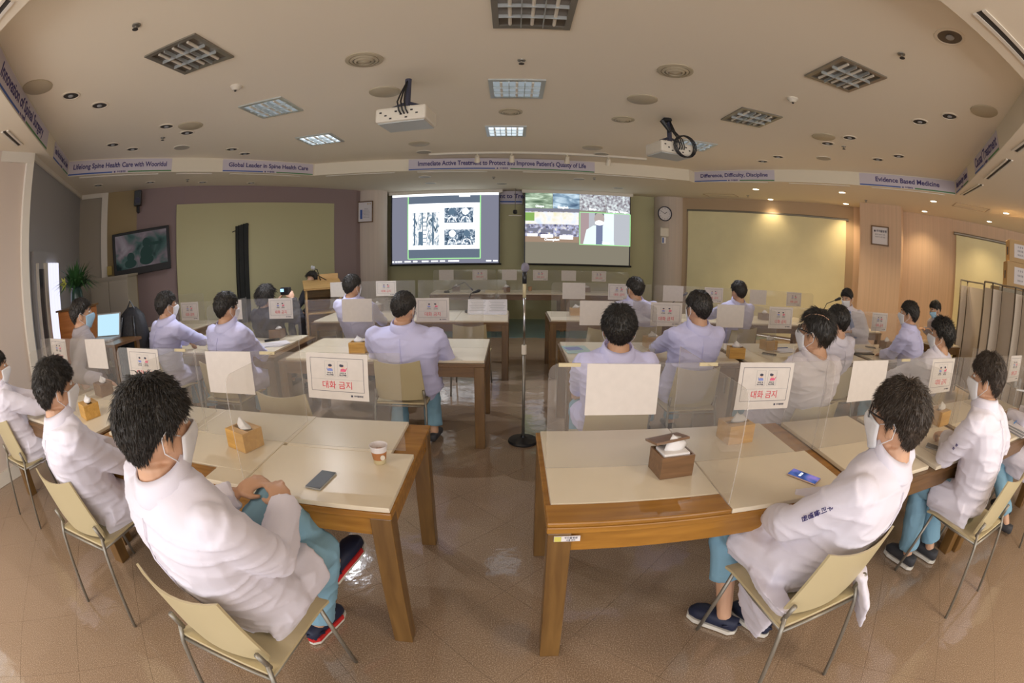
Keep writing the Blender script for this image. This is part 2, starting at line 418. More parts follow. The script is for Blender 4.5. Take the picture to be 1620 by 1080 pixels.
o = panel('roller_blind', (q0.x, q0.y), (q0.x+d.x*2.3, q0.y+d.y*2.3), MT['greenlit'], .05, 2.62, -.05); tag(o, 'pale green roller blind behind the white folding screen at far right', 'blind')
MB().tube([(q0.x-.08, q0.y, 2.65), (q0.x+d.x*2.3, q0.y+d.y*2.3-.05, 2.65)], .03, 10).build('blind_rail', MT['steel'], o)
# grey-wall door with bright window blind
dv = Vector((-2.07, 2.24, 0)).normalized()
p0 = onwall(47, 480, C0[2], C0[3]); p1 = onwall(88, 480, C0[2], C0[3])
zt = 1.72
dd = empty('door_1'); struct(dd)
nrm = Vector((-dv.y, dv.x, 0))*-1
def wallbox(nm, s0, s1, z0, z1, m, off, th, parent):
    base = Vector((C0[2][0], C0[2][1], 0))
    a_ = base+dv*s0; b_ = base+dv*s1
    return slab(nm, (a_.x, a_.y), (b_.x, b_.y), m, z0, z1, th, -off, parent)
s0 = (p0-Vector((C0[2][0], C0[2][1], p0.z))).length; s1 = (p1-Vector((C0[2][0], C0[2][1], p1.z))).length
s0 = .28; s1 = 1.22
wallbox('frame', s0-.10, s1+.10, 0, 1.98, MT['bluewall'], .05, .045, dd)
wallbox('frame', s0-.02, s0+.05, 0, 1.86, MT['whitetrim'], .07, .06, dd)
wallbox('pane', s0+.05, s0+.30, 0.1, 1.80, mat('dark_glass', (.05, .045, .05), .15), .06, .05, dd)
wallbox('frame', s0+.30, s0+.42, 0, 1.86, MT['whitetrim'], .08, .07, dd)
for k in range(7):
    wallbox('blind_slat', s0+.44+k*.075, s0+.44+k*.075+.066, .06, 1.86, emat('daylit_blind', (.80, .80, 1), .95) if k == 0 else bpy.data.materials['daylit_blind'], .085+.008*(k % 2), .01, dd)
# certificates, clock and wall things ------------------------------------------------
def framed(name, c, n, w, hgt, lab, parent=None, logo=None):
    n = Vector(n).normalized(); x = Vector((-n.y, n.x, 0)); t = empty(name, c)
    t.matrix_world = basis(c, x, n)
    fw = .022
    for (cx, cy, sx, sy) in ((0, hgt/2, w+fw, fw), (0, -hgt/2, w+fw, fw), (w/2, 0, fw, hgt), (-w/2, 0, fw, hgt)):
        MB().box((cx, cy, .012), (sx, sy, .028)).build('frame', MT['wooddark'], t)
    MB().box((0, 0, .004), (w-fw, hgt-fw, .006)).build('certificate', MT['paper'], t)
    tag(t, lab, 'picture frame'); return t
c = onwall(577.5, 335, (-3.9, 9.42), (-2.5, 9.42)); f = framed('framed_certificate', c+Vector((0, 0.02, 0)), (.02, -1, 0), .33, .44, 'brown framed certificate hanging on the left round column')
for k, s in enumerate((-.12, -.09, -.06, -.03, 0, .03, .06)): letter('인증서' if k == 6 else '우리들병원 의료 인증', .03 if k == 6 else .017, MT['ink'], f, Matrix.Translation((0.02, s, .009)))
MB().box((-.09, -.05, .009), (.05, .2, .002)).build('seal_band', MT['bluep'], f)
for k in (0, 1): MB().lathe([(.015, 0), (.015, .002)], (.06+.05*k, .17, .008), 12).build('seal', mat('gold_seal', (.5, .36, .15), .5), f)
c = onwall(1392.5, 373, PA, PB); nn = Vector((PB[1]-PA[1], -(PB[0]-PA[0]), 0)); f = framed('framed_certificate', c+nn.normalized()*.012, nn, .36, .34, 'dark framed notice hanging on the square pillar at right')
letter('우리들병원', .05, MT['ink'], f, Matrix.Translation((.03, .085, .009)), bold=True)
MB().box((-.115, .085, .009), (.035, .035, .002)).build('emblem', MT['ink'], f)
letter('환자의 권리와 의무', .028, MT['ink'], f, Matrix.Translation((0, .02, .009))); letter('의료진의 사명 실천', .028, MT['ink'], f, Matrix.Translation((0, -.025, .009)))
c = onwall(1051.5, 338, (2.9, 10.03), (4.2, 10.03)); ck = empty('wall_clock'); ck.matrix_world = basis(c, (1, 0, 0), (0, -1, 0))
MB().lathe([(.168, 0), (.172, .03), (.155, .045), (.150, .02), (.150, .0)], (0, 0, 0), 40).build('rim', MT['ink'], ck, auto=True)
MB().lathe([(.15, .0), (.15, .012)], (0, 0, 0), 40).build('dial', MT['paper'], ck)
for k in range(12):
    a = 2*PI*k/12; letter(str(12-k if k else 12), .035, MT['ink'], ck, Matrix.Translation((-.118*math.sin(a), .118*math.cos(a), .013)))
for a, l, w in ((math.radians(-52), .075, .011), (math.radians(58), .11, .008)):
    m = MB(); m.X = Matrix.Rotation(a, 4, 'Z'); m.box((0, l/2, .016), (w, l, .003)); m.build('hand', MT['black'], ck)
tag(ck, 'round dark-rimmed wall clock on the right round column', 'clock')
c = onwall(1051, 367, (2.9, 10.03), (4.2, 10.03)); o = MB().box(c, (.21, .05, .21)).build('wall_speaker', MT['whiteplastic'], bevel=.02); tag(o, 'square white wall unit below the clock on the column', 'wall unit')
c = onwall(1050, 380, (2.9, 10.02), (4.2, 10.02)); o = MB().box(c, (.10, .02, .14)).build('dispenser', MT['tissue']); tag(o, 'small white and blue holder under the square wall unit', 'holder')
MB().box(c+Vector((-.02, -.012, 0)), (.03, .01, .12)).build('holder_band', MT['bluep'], o)
# projection screens -----------------------------------------------------------------
SY = 10.15
def scr(name, x0, x1, z0, z1, lab):
    t = empty(name, ((x0+x1)/2, SY, z0)); tag(t, lab, 'screen')
    xx = (x1-x0)/2; hh = z1-z0
    MB().bbox((-xx, -.004, 0), (xx, .004, hh)).build('fabric', MT['black'], t)
    MB().tube([(-xx-.03, 0, -.012), (xx+.03, 0, -.012)], .022, 8).build('bottom_bar', MT['black'], t)
    MB().bbox((-xx-.05, -.04, hh), (xx+.05, .06, CH-z0-.002)).build('housing', MT['whitetrim'], t)
    return t, xx, hh
def pic(t, x0, z0, x1, z1, m, k=1, name='projected_image'):
    return MB().bbox((x0, -.006-.0012*k, z0), (x1, -.005, z1)).build(name, m, t)
def noisepic(name, cols, scale, detail=4, s=.8, dist=0, stretch=(1, 1, 1)):
    m = bpy.data.materials.new(name); m.use_nodes = True; nt = m.node_tree; nt.nodes.clear()
    o = nt.nodes.new('ShaderNodeOutputMaterial'); e = nt.nodes.new('ShaderNodeEmission'); e.inputs[1].default_value = s
    tc = nt.nodes.new('ShaderNodeTexCoord'); mp = nt.nodes.new('ShaderNodeMapping'); mp.inputs['Scale'].default_value = stretch
    n = nt.nodes.new('ShaderNodeTexNoise'); n.inputs['Scale'].default_value = scale; n.inputs['Detail'].default_value = detail; n.inputs['Distortion'].default_value = dist
    rp = nt.nodes.new('ShaderNodeValToRGB'); el = rp.color_ramp.elements
    lo, hi = .33, .67
    for i, c_ in enumerate(cols):
        p_ = lo+(hi-lo)*i/(len(cols)-1)
        if i == 0: el[0].position = p_; el[0].color = (*c_, 1)
        elif i == len(cols)-1: el[-1].position = p_; el[-1].color = (*c_, 1)
        else: q = el.new(p_); q.color = (*c_, 1)
    nt.links.new(tc.outputs['Object'], mp.inputs[0]); nt.links.new(mp.outputs[0], n.inputs['Vector']); nt.links.new(n.outputs[0], rp.inputs[0])
    nt.links.new(rp.outputs[0], e.inputs[0]); nt.links.new(e.outputs[0], o.inputs[0]); return m
E_grey = emat('projected_grey', (.18, .185, .24), 1); E_greyd = emat('projected_dark_grey', (.11, .14, .19), 1)
E_white = emat('projected_white', (.95, .98, 1), 1.5); E_green = emat('projected_green', (.35, .75, .32), 1)
E_xray = emat('projected_scan_dark', (.09, .14, .20), 1); E_xm = emat('projected_scan_mid', (.10, .16, .23), 1)
L0, L1, R0, R1 = aty(618.5, 360, SY).x, aty(791, 360, SY).x, aty(829, 360, SY).x, aty(997.5, 360, SY).x
ZB, ZTp = aty(700, 417, SY).z, aty(700, 306, SY).z
t, xx, hh = scr('projection_screen', L0, L1, ZB, ZTp, 'projection screen at left showing a spine scan slide')
def sx(px): return (px-705)/(791-618.5)*(L1-L0)
def sz(py): return (417-py)/(417-306)*hh
pic(t, -xx+.03, 0.01, xx-.03, hh, E_grey, 1)
pic(t, -xx+.03, sz(309.5), xx-.03, hh, E_white, 2); pic(t, sx(728), sz(312), sx(745), sz(309), E_white, 3)
pic(t, sx(647), sz(408), sx(761), sz(309.5), E_greyd, 2)
pic(t, sx(647), sz(394), sx(760), sz(321.5), E_white, 3)
for x_ in (647, 761): pic(t, sx(x_)-.012, sz(409), sx(x_)+.012, sz(310), E_green, 4)
pic(t, sx(647), sz(409.5), sx(761), sz(408), E_green, 4)
scanA = noisepic('spine_scan', [(.01, .03, .05), (.25, .34, .42), (1, 1, 1), (1, 1, 1)], 8, 6, 1.0, 1.6, (2.0, 1, .8))
scanB = noisepic('axial_scan', [(.02, .04, .07), (.12, .18, .26), (.9, .96, 1)], 12, 6, 1.0, 1.4)
pic(t, sx(654.5), sz(388), sx(697), sz(335.5), scanA, 4)
# dark fluid columns and vertebra gaps of the long scan, drawn as flat shapes
m = MB()
for xa, w in ((656.5, 2.2), (669.5, 1.6), (685.5, 2.6)): m.bbox((sx(xa), -.013, sz(387.5)), (sx(xa+w), -.011, sz(336)))
for k in range(7): m.bbox((sx(671.5), -.013, sz(345+k*6.4)), (sx(676), -.011, sz(344+k*6.4)))
m.bbox((sx(664), -.013, sz(387)), (sx(671), -.011, sz(366)))
m.build('projected_image', E_xm, t)
m = MB()
for k in range(7): m.bbox((sx(671.5), -.013, sz(349.6+k*6.4)), (sx(676.4), -.011, sz(345.4+k*6.4)))
m.build('projected_image', E_white, t)
for (xa, ya, xb, yb) in ((705, 353, 750, 329), (705, 388, 753, 363.5)):
    pic(t, sx(xa), sz(ya), sx(xb), sz(yb), scanB, 4)
    for q in (0, 1):
        cx = xa+(xb-xa)*(.26+.47*q); cz = yb+(ya-yb)*.26
        mm = MB(); mm.X = Matrix.Translation((sx(cx), -.012, sz(cz))) @ Matrix.Rotation(PI/2, 4, 'X')
        mm.lathe([(.075, 0), (.075, .001)], n=20); mm.build('projected_image', [E_xm, E_white][(q+int(ya > 360)) % 2], t)
        mm = MB(); zc = yb+(ya-yb)*.60
        for sgn in (-1, 1):
            mm.tube([(sx(cx)+sgn*.01, -.0125, sz(zc)), (sx(cx)+sgn*.07, -.0125, sz(zc)-.03), (sx(cx)+sgn*.10, -.0125, sz(yb+(ya-yb)*.95))], .008, 5, flat=1)
        mm.build('projected_image', E_white, t)
m = MB()
for a_, b_ in ((621, 624), (626, 629), (630, 637), (641, 651), (655, 662), (669, 680), (684, 695), (698, 706), (711, 728), (770, 778), (781, 788)): m.bbox((sx(a_), -.012, sz(413.8)), (sx(b_), -.010, sz(411.8)))
m.build('projected_image', E_white, t)
t, xx, hh = scr('projection_screen', R0, R1, ZB, ZTp, 'projection screen at right showing a video call above a blank strip')
def sx(px): return (px-913.3)/(997.5-829)*(R1-R0)
pic(t, -xx+.03, 0.01, xx-.03, hh, emat('projected_beige', (.20, .18, .135), 1), 1)
v1 = noisepic('call_room_green', [(.10, .16, .10), (.32, .42, .30), (.75, .9, .72)], 3, 4, .9, .5, (1, 1, 4))
v2 = noisepic('call_room_blue', [(.07, .12, .20), (.26, .38, .50), (.70, .85, .95)], 3, 4, .9, .5, (1, 1, 3))
v3 = noisepic('call_room_people', [(.16, .12, .14), (.45, .46, .50), (.80, .88, .88)], 16, 5, .85)
v4 = noisepic('call_room_desks', [(.05, .07, .22), (.30, .28, .30), (.45, .48, .75), (1, .95, .75)], 13, 5, .8, .3)
pic(t, sx(831), sz(330), sx(873), hh, v1, 2); pic(t, sx(873.5), sz(330), sx(915), hh, v2, 2)
pic(t, sx(915.5), sz(332), sx(957), hh, v3, 2); pic(t, sx(957.5), sz(334), sx(996), hh, v3, 2)
pic(t, sx(831), sz(334.5), sx(915), sz(330.5), E_grey, 3)
pic(t, sx(831), sz(383), sx(914), sz(335), v4, 2)
pic(t, sx(831), sz(355), sx(914), sz(336), noisepic('call_windows', [(.9, .85, .6), (.95, .93, .9), (.75, .85, 1)], 5, 2, .85), 3)
pic(t, sx(831), sz(350), sx(845), sz(337), emat('call_tree', (.22, .38, .10), 1), 4)
for a_, b_, c_, d_ in ((833, 366, 851, 361), (855, 368, 873, 363), (885, 370, 903, 364)): pic(t, sx(a_), sz(b_), sx(c_), sz(d_), E_grey, 4)
pic(t, sx(831), sz(383), sx(914), sz(374), emat('call_floor', (.30, .21, .15), 1), 3)
pic(t, sx(834), sz(374), sx(850), sz(370), E_white, 4); pic(t, sx(855), sz(376), sx(874), sz(371), E_white, 4); pic(t, sx(884), sz(378), sx(905), sz(372), E_white, 4)
pic(t, sx(915), sz(385.5), sx(996), sz(335), emat('call_wall', (.42, .44, .48), 1), 2)
pic(t, sx(916), sz(385), sx(930), sz(335.5), emat('call_curtain', (.36, .27, .28), 1), 3)
pic(t, sx(953), sz(385), sx(970), sz(335.5), emat('call_bright', (.75, .85, .88), 1), 3)
# the doctor in the call: head, hair, mask, coat, tie
def disc(t, px, py, rx, rz, m, k):
    mm = MB(); mm.X = Matrix.Translation((sx(px), -.007-.0013*k, sz(py))) @ Matrix.Rotation(PI/2, 4, 'X') @ Matrix.Diagonal((rx, rz, 1, 1)); mm.lathe([(1, 0), (1, .001)], n=20); return mm.build('projected_image', m, t)
coatE = emat('call_coat', (.72, .85, .85), 1)
mm = MB(); mm.X = Matrix.Translation((0, -.012, 0)) @ Matrix.Rotation(PI/2, 4, 'X')
mm.prism([(sx(921), sz(385)), (sx(926), sz(362)), (sx(937), sz(355)), (sx(955), sz(355)), (sx(968), sz(363)), (sx(971), sz(385))], 0, .001); mm.build('projected_image', coatE, t)
pic(t, sx(941.5), sz(385), sx(952), sz(354), emat('call_tie', (.16, .19, .30), 1), 6)
disc(t, 946.5, 344, .115, .135, emat('call_face', (.40, .34, .32), 1), 6); pic(t, sx(939.5), sz(341), sx(954), sz(335.3), emat('call_hair', (.14, .13, .15), 1), 8)
disc(t, 946.5, 350.5, .10, .055, E_white, 8)
m = MB()
for zc in (335.2, 386): m.bbox((sx(915), -.020, sz(zc)), (sx(996.5), -.018, sz(zc)+.018))
for xc in (915, 996): m.bbox((sx(xc), -.020, sz(386)), (sx(xc)+.018, -.018, sz(335)))
m.build('projected_image', E_green, t)
for txt, px, py in (('Gimpo', 853, 327), ('Gangbuk', 889, 328), ('Busan', 936, 329), ('Dongrae, Daegu', 976, 331.5), ('Cheongdam', 872, 379), ('Zoom', 957, 382)):
    letter(txt, .068, E_white, t, basis((sx(px), -.0205, sz(py)), (1, 0, 0), (0, -1, 0)), 'caption', bold=True)
# banner strip glimpsed between the screens and the small hanging camera
o = MB().bbox((-.30, 10.36, 2.62), (.22, 10.40, 2.92)).build('banner', MT['lilac']); tag(o, 'banner piece high on the wall in the gap between the two screens', 'banner')
letter('ent to Trea', .14, MT['navy'], o, basis((-.03, 10.355, 2.80), (1, 0, 0), (0, -1, 0)), bold=True); MB().bbox((-.29, 10.352, 2.66), (.2, 10.36, 2.69)).build('line', MT['bluep'], o)
c = aty(815, 335, 10.0); o = empty('hanging_camera', c); tag(o, 'small black conference camera hanging between the two screens', 'camera')
MB().lathe([(.0, -.05), (.04, -.04), (.05, 0), (.04, .04), (0, .05)], n=16).build('housing', MT['black'], o, smooth=True); MB().bbox((-.14, -.05, -.09), (.14, .05, -.075)).build('shelf', MT['whitetrim'], o)
MB().tube([(0, 0, .05), (.0, 0, CH-c.z)], .008, 6).build('rod', MT['steel'], o)
# ------------------------------------------------------------------ ceiling fittings
def place(o, p, rz=0): o.location = p; o.rotation_euler = (0, 0, rz); return o
def where(x, y):
    a = 'near the camera' if y < 3 else 'in the middle of the ceiling' if y < 5 else 'far towards the screens'
    b = 'left' if x < -1.5 else 'right' if x > 1.5 else 'centre'
    return a, b
GL = {1: emat('faint_reflection_glow', (.42, .47, .50), .55), 2: emat('bright_reflection_glow', (.80, .90, 1), 1.1)}  # emission stands in for projector light reflected in these fittings
def louver_panel(x, y, w, d, lab, lit):
    t = empty('ceiling_light', (x, y, TH)); tag(t, lab, 'ceiling light', 'square louvred ceiling lights')
    f = MT['steel'] if not lit else MT['louver']
    for (cx, cy, sx_, sy_) in ((0, d/2-.02, w, .04), (0, -d/2+.02, w, .04), (w/2-.02, 0, .04, d-.08), (-w/2+.02, 0, .04, d-.08)):
        MB().box((cx, cy, -.006), (sx_, sy_, .016)).build('frame', f, t)
    MB().box((0, 0, -.001), (w-.06, d-.06, .001)).build('reflector', MT['lampoff'] if not lit else GL[lit], t)
    iw, idp = w-.08, d-.08
    for k in (1, 2):
        MB().box((-iw/2+iw*k/3, 0, -.016), (.006, idp, .028)).build('louver', MT['louver'], t)
    for k in range(1, 3):
        MB().box((0, -idp/2+idp*k/3, -.016), (iw, .006, .028)).build('louver', MT['louver'], t)
    for k in range(3):
        MB().tube([(-iw/2+iw*(k+.5)/3, -idp/2+.02, -.010), (-iw/2+iw*(k+.5)/3, idp/2-.02, -.010)], .012, 8).build('fluorescent_tube', MT['whiteplastic'], t)
    return t
for nm, x, y, lab, lit in (('A', -2.23, 2.37, 'unlit square louvred light, nearest of the left column of three', 0), ('B', -2.37, 3.95, 'square louvred light, middle one of the left column of three', 1), ('C', -2.48, 5.50, 'bright square louvred light, farthest of the left column of three', 2),
    ('D', .115, 2.55, 'unlit square louvred light at the top edge above the camera', 0), ('E', .03, 4.10, 'square louvred light in the centre between the two projectors, nearer one', 1), ('F', -.09, 5.72, 'square louvred light in the centre, nearest to the banners', 2),
    ('G', 2.47, 2.57, 'unlit square louvred light, nearest of the right column of three', 0), ('H', 2.45, 4.19, 'square louvred light, middle one of the right column of three', 0), ('I', 2.42, 5.80, 'square louvred light partly behind the right projector', 1)):
    louver_panel(x, y, .50, .52, lab, lit)
    if nm in 'BCI': light('panel_fill', 'SPOT', (x, y, TH-.03), 105, (.86, .90, 1), (0, 0, 0), spot_size=math.radians(165), spot_blend=1, shadow_soft_size=.02)  # added fill for the mid-room; these fittings are not lit themselves
def downlight(x, y, z, r, kind, lab, group):
    t = empty({'air': 'air_diffuser', 'plate': 'round_cover_plate', 'dark': 'downlight', 'lit': 'downlight', 'spk': 'ceiling_speaker'}[kind], (x, y, z))
    cat = {'air': 'air vent', 'plate': 'ceiling plate', 'dark': 'downlight', 'lit': 'downlight', 'spk': 'ceiling speaker'}[kind]
    tag(t, lab, cat, group)
    if kind == 'air':
        for k, (ra, rb, dz) in enumerate(((1, .80, -.012), (.74, .60, -.020), (.54, .40, -.026), (.34, .05, -.030))):
            MB().lathe([(r*ra, 0 if k == 0 else dz*.3), (r*ra, dz*.6), (r*rb, dz), (r*rb, dz*.3)], n=36).build('ring', MT['diff'], t, auto=True)
        MB().lathe([(r*.8, -.002), (r*.8, -.001)], n=30).build('recess', MT['darkhole'], t)
    elif kind == 'plate':
        MB().lathe([(r, 0), (r, -.008), (r*.93, -.014), (0.001, -.016)], n=32).build('cover', MT['diff'], t, auto=True)
    elif kind == 'spk':
        MB().lathe([(r, 0), (r, -.008), (r*.9, -.010)], n=30, cap=False).build('rim', MT['whiteplastic'], t, auto=True)
        MB().lathe([(r*.9, -.010), (.001, -.012)], n=30).build('grille', mat('grille_grey', (.42, .38, .31), .6), t)
    else:
        MB().lathe([(r, 0), (r, -.006), (r*.82, -.008), (r*.78, 0)], n=26, cap=False).build('trim_ring', MT['whiteplastic'] if kind == 'lit' else MT['soffit'], t, auto=True)
        if kind == 'dark':
            MB().lathe([(r*.8, -.001), (r*.8, -.002)], n=24).build('reflector', MT['darkhole'] if r < .11 else MT['lampoff'], t)
            MB().ell((0, 0, -.006), (r*.3, r*.3, .010), 10, 6).build('bulb', MT['grey'], t, smooth=True)
        else:
            MB().lathe([(r*.8, -.003), (r*.8, -.006)], n=24).build('lamp', MT['lampon'], t)
    return t
c = TH
for x, y, lab in ((-1.13, 3.20, 'round ringed air diffuser left of centre, nearer one'), (1.28, 3.35, 'round ringed air diffuser right of centre, nearest one'), (1.22, 4.96, 'small round ringed air diffuser right of centre, farther one'), (-.03, 4.87, 'round ringed diffuser in the centre between two louvred lights')):
    downlight(x, y, c, .15 if y < 4 else .13, 'air', lab, 'round air diffusers')
for x, y, lab in ((-1.18, 4.01, 'plain round ceiling cover beside the left projector'), (1.23, 4.18, 'plain round ceiling cover right of centre'), (-3.42, 1.64, 'large plain round ceiling cover at upper left near the side banner'), (3.76, 1.92, 'large plain round ceiling cover at upper right near the side banner'),
    (-3.40, 3.85, 'plain round ceiling cover above the banner at left'), (3.49, 4.21, 'plain round ceiling cover above the banners at right'), (-1.31, 6.30, 'white round ceiling cover just before the middle banner'), (1.14, 6.54, 'pale round ceiling cover right of the hanging spotlights')):
    downlight(x, y, c, .15, 'plate', lab, 'round ceiling covers')
for x, y, lab in ((-4.12, 4.53, 'round ceiling speaker grille above the left banners'), (4.20, 5.11, 'round ceiling speaker grille above the right banners'), (-1.35, 6.88, 'round white-rimmed speaker close above the middle banner'), (1.35, 6.95, 'faint round speaker above the right end of the middle banner')):
    downlight(x, y, c, .12, 'spk', lab, 'ceiling speakers')
side = ['left', 'right']
dk = [(-3.45, 2.07), (-3.51, 2.50), (-3.60, 3.64), (-3.62, 4.05), (-4.52, 3.56), (-4.56, 3.97), (-3.73, 5.21), (-3.75, 5.59), (3.74, 2.37), (3.73, 2.79), (3.72, 3.97), (3.72, 4.42), (4.68, 4.41), (4.68, 3.98), (3.71, 5.62), (3.71, 6.08)]
ordn = ['nearest', 'second', 'third', 'fourth', 'fifth', 'sixth', 'seventh', 'farthest']
for s_, cmp in (('left', lambda p: p[0] < 0), ('right', lambda p: p[0] > 0)):
    l = sorted([p for p in dk if cmp(p)], key=lambda p: p[1])
    for k, (x, y) in enumerate(l):
        downlight(x, y, c, .098, 'dark', 'unlit recessed downlight in the %s half of the tray ceiling, %s from the camera' % (s_, ordn[k]), 'unlit recessed downlights')
downlight(2.50, 1.41, c, .12, 'dark', 'large unlit recessed spotlight with visible bulb at upper right', 'unlit recessed downlights')
names = ['nearest the pillar side', 'x']
lit = [(4.42, 7.54), (5.51, 6.20), (6.62, 4.81), (7.56, 3.63), (5.36, 8.50), (6.51, 7.21), (7.58, 5.77), (8.53, 4.57)]
for k, (x, y) in enumerate(lit):
    row = 'front' if k < 4 else 'back'
    downlight(x, y, CH, .075, 'lit', 'glowing warm downlight in the low right ceiling, %s from left, %s row' % (['first', 'second', 'third', 'fourth'][k % 4], 'nearer' if k < 4 else 'wall'), 'glowing warm downlights')
    light('downlight_glow', 'SPOT', (x, y, CH-.03), (75 if k < 4 else 22 if k == 4 else 45), (1, .76, .46), (0, 0, 0), spot_size=math.radians(118), spot_blend=1, shadow_soft_size=.05)
so_ = [(-5.82, 4.34), (-5.35, 5.14), (-4.93, 6.05), (-4.45, 6.90), (-1.60, 8.90), (-.22, 9.19), (2.15, 9.29), (-1.56, 8.08), (1.20, 8.35)]
for k, (x, y) in enumerate(so_):
    downlight(x, y, CH, .09 if k < 4 else .11, 'dark' if k < 4 else 'spk', ('unlit downlight in the low ceiling above the television wall, %s from the left' % ordn[k]).replace('nearest', 'first') if k < 4 else 'round fitting in the low ceiling above the screens, %s from the left' % {4: 'outer first', 5: 'outer second', 6: 'outer third', 7: 'inner first', 8: 'inner second'}[k], 'fittings in the low ceiling')
# sprinklers / smoke detectors
for x, y, z, lab in ((-2.19, 1.71, TH, 'small dark sprinkler head near the upper left louvred light'), (.06, 3.41, TH, 'small dark sprinkler head in the centre of the ceiling'), (2.49, 1.91, TH, 'small dark sprinkler head near the upper right louvred light'), (-3.95, 3.95, TH, 'tiny sprinkler among the left downlights'), (3.95, 4.35, TH, 'tiny sprinkler among the right downlights'),
    (-4.90, 5.60, CH, 'tiny sprinkler in the low ceiling left'), (-.35, 8.35, CH, 'tiny sprinkler in the low ceiling before the left screen'), (1.45, 8.15, CH, 'tiny sprinkler in the low ceiling before the right screen'), (6.30, 6.35, CH, 'tiny sprinkler in the low ceiling over the pillar'), (4.75, 8.45, CH, 'tiny sprinkler in the low ceiling before the green blind')):
    t = empty('sprinkler', (x, y, z)); tag(t, lab, 'sprinkler', 'ceiling sprinklers')
    MB().lathe([(.032, 0), (.030, -.008), (.010, -.012), (.008, -.03)], n=14).build('body', MT['steel'], t, auto=True)
    MB().lathe([(.022, -.032), (.022, -.035)], n=12).build('deflector', MT['darkhole'], t)
for x, y, lab in ((-2.32, 3.19, 'white smoke detector between two left louvred lights'), (2.46, 3.38, 'white smoke detector between two right louvred lights')):
    t = empty('smoke_detector', (x, y, TH)); tag(t, lab, 'smoke detector', 'smoke detectors')
    MB().lathe([(.055, 0), (.055, -.012), (.035, -.028), (.030, -.04), (.001, -.042)], n=24).build('housing', MT['whiteplastic'], t, auto=True)
    MB().lathe([(.012, -.042), (.010, -.052)], n=12).build('sensor', MT['darkhole'], t)
# slot vents in the soffit
def slot(a, b, w, lab):
    a, b = Vector((*a, CH)), Vector((*b, CH)); t = empty('slot_vent', (a+b)/2); tag(t, lab, 'vent', 'slot vents')
    d = (b-a); L = d.length; t.rotation_euler = (0, 0, math.atan2(d.y, d.x))
    for s in (-1, 1): MB().box((0, s*w*.36, -.005), (L, w*.28, .010)).build('rim', MT['whitetrim'], t)
    MB().box((0, 0, -.002), (L, w*.44, .003)).build('slot', MT['darkhole'], t); return t
slot((2.04, .88), (3.0, .86), .10, 'long slot vent in the soffit at the upper right corner')
slot((6.19, 3.84), (5.58, 3.10), .09, 'slot vent beside the right side banners, farthest of three')
slot((5.29, 2.83), (4.56, 2.07), .10, 'slot vent beside the right side banners, middle of three')
slot((4.30, 1.86), (3.75, 1.20), .11, 'slot vent beside the right side banners, nearest of three')
slot((-3.93, 1.59), (-4.28, 1.97), .09, 'slot vent above the pale pink wall at left')
slot((-3.0, .61), (-2.10, .61), .09, 'slot vent in the upper left corner of the picture')
for k in range(9):
    pts = [TR[0], TR[1], TR[2], TR[3], TR[5], TR[6], TR[8], TR[10], TR[11], TR[12]]
    a_, b_ = Vector(pts[k]), Vector(pts[k+1]); d_ = (b_-a_); n_ = Vector((-d_.y, d_.x)).normalized()*.12
    slot(tuple(a_+d_*.12+n_), tuple(b_-d_*.12+n_), .03, 'thin slot vent in the low ceiling along the front edge, %s from the left' % ['first', 'second', 'third', 'fourth', 'fifth', 'sixth', 'seventh', 'eighth', 'ninth'][k])
# access hatches
for x, y, lab in ((4.35, 8.95, 'faint square access hatch outline beside the clock column'), (7.15, 4.25, 'rectangular access hatch outline in the low ceiling at right')):
    t = empty('access_hatch', (x, y, CH), -PI/4); tag(t, lab, 'access hatch')
    for cx, cy, sx_, sy_ in ((0, .2, .7, .012), (0, -.2, .7, .012), (.35, 0, .012, .4), (-.35, 0, .012, .4)): MB().box((cx, cy, -.003), (sx_, sy_, .006)).build('frame', MT['browntrim'], t)
# banners on the fascia -----------------------------------------------------------------
def banner(a, b, txt, lab, u0, u1, size, tu=.5):
    a, b = Vector((*a, 0)), Vector((*b, 0)); d = (b-a).normalized(); n = Vector((d.y, -d.x, 0))
    L = (b-a).length; p = a+d*(u0*L); q = a+d*(u1*L); mid = (p+q)/2; w = (q-p).length
    t = empty('banner'); t.matrix_world = basis(mid+n*.014+Vector((0, 0, CH+.095)), d, n)
    tag(t, lab, 'banner', 'banners around the ceiling tray')
    MB().box((0, 0, .001), (w, .185, .002)).build('sheet', MT['lilac'], t)
    MB().box((-w*.25-.06, -.080, .003), (w*.5-.13, .017, .002)).build('line', MT['bluep'], t); MB().box((w*.25+.06, -.080, .003), (w*.5-.13, .017, .002)).build('line', MT['greenp'], t)
    me = text_mesh(txt, size, True); ww = max(v.co.x for v in me.vertices)-min(v.co.x for v in me.vertices)
    letter(txt, size, MT['navy'], t, Matrix.Translation((0, .012, .003)), bold=True, sx=min(1.12, w*.90/ww))
    letter('우리들병원', .030, MT['navy'], t, Matrix.Translation((.02, -.078, .003)), bold=True)
    MB().box((-.085, -.078, .003), (.022, .022, .002)).build('emblem', MT['navy'], t)
    return t
def uon(px, py, a, b):
    p = onwall(px, py, a, b); return ((p.x-a[0])*(b[0]-a[0])+(p.y-a[1])*(b[1]-a[1]))/((b[0]-a[0])**2+(b[1]-a[1])**2)
A_, B_ = TR[0], TR[2]
banner(TR[0], TR[1], 'Lifelong Spine Health Care with Wooridul', 'banner at left about lifelong spine health care', .0, .985, .092)
banner(TR[2], TR[3], 'Global Leader in Spine Health Care', 'banner about a global leader in spine care, left of the middle', .02, .98, .092)
banner(TR[9], TR[10], 'Difference, Difficulty, Discipline', 'banner with three words starting with D, right of the middle', .02, .97, .092)
banner((5.15, 5.35), (6.18, 3.97), 'Evidence Based Medicine', 'banner about evidence based medicine at right', .01, .99, .100)
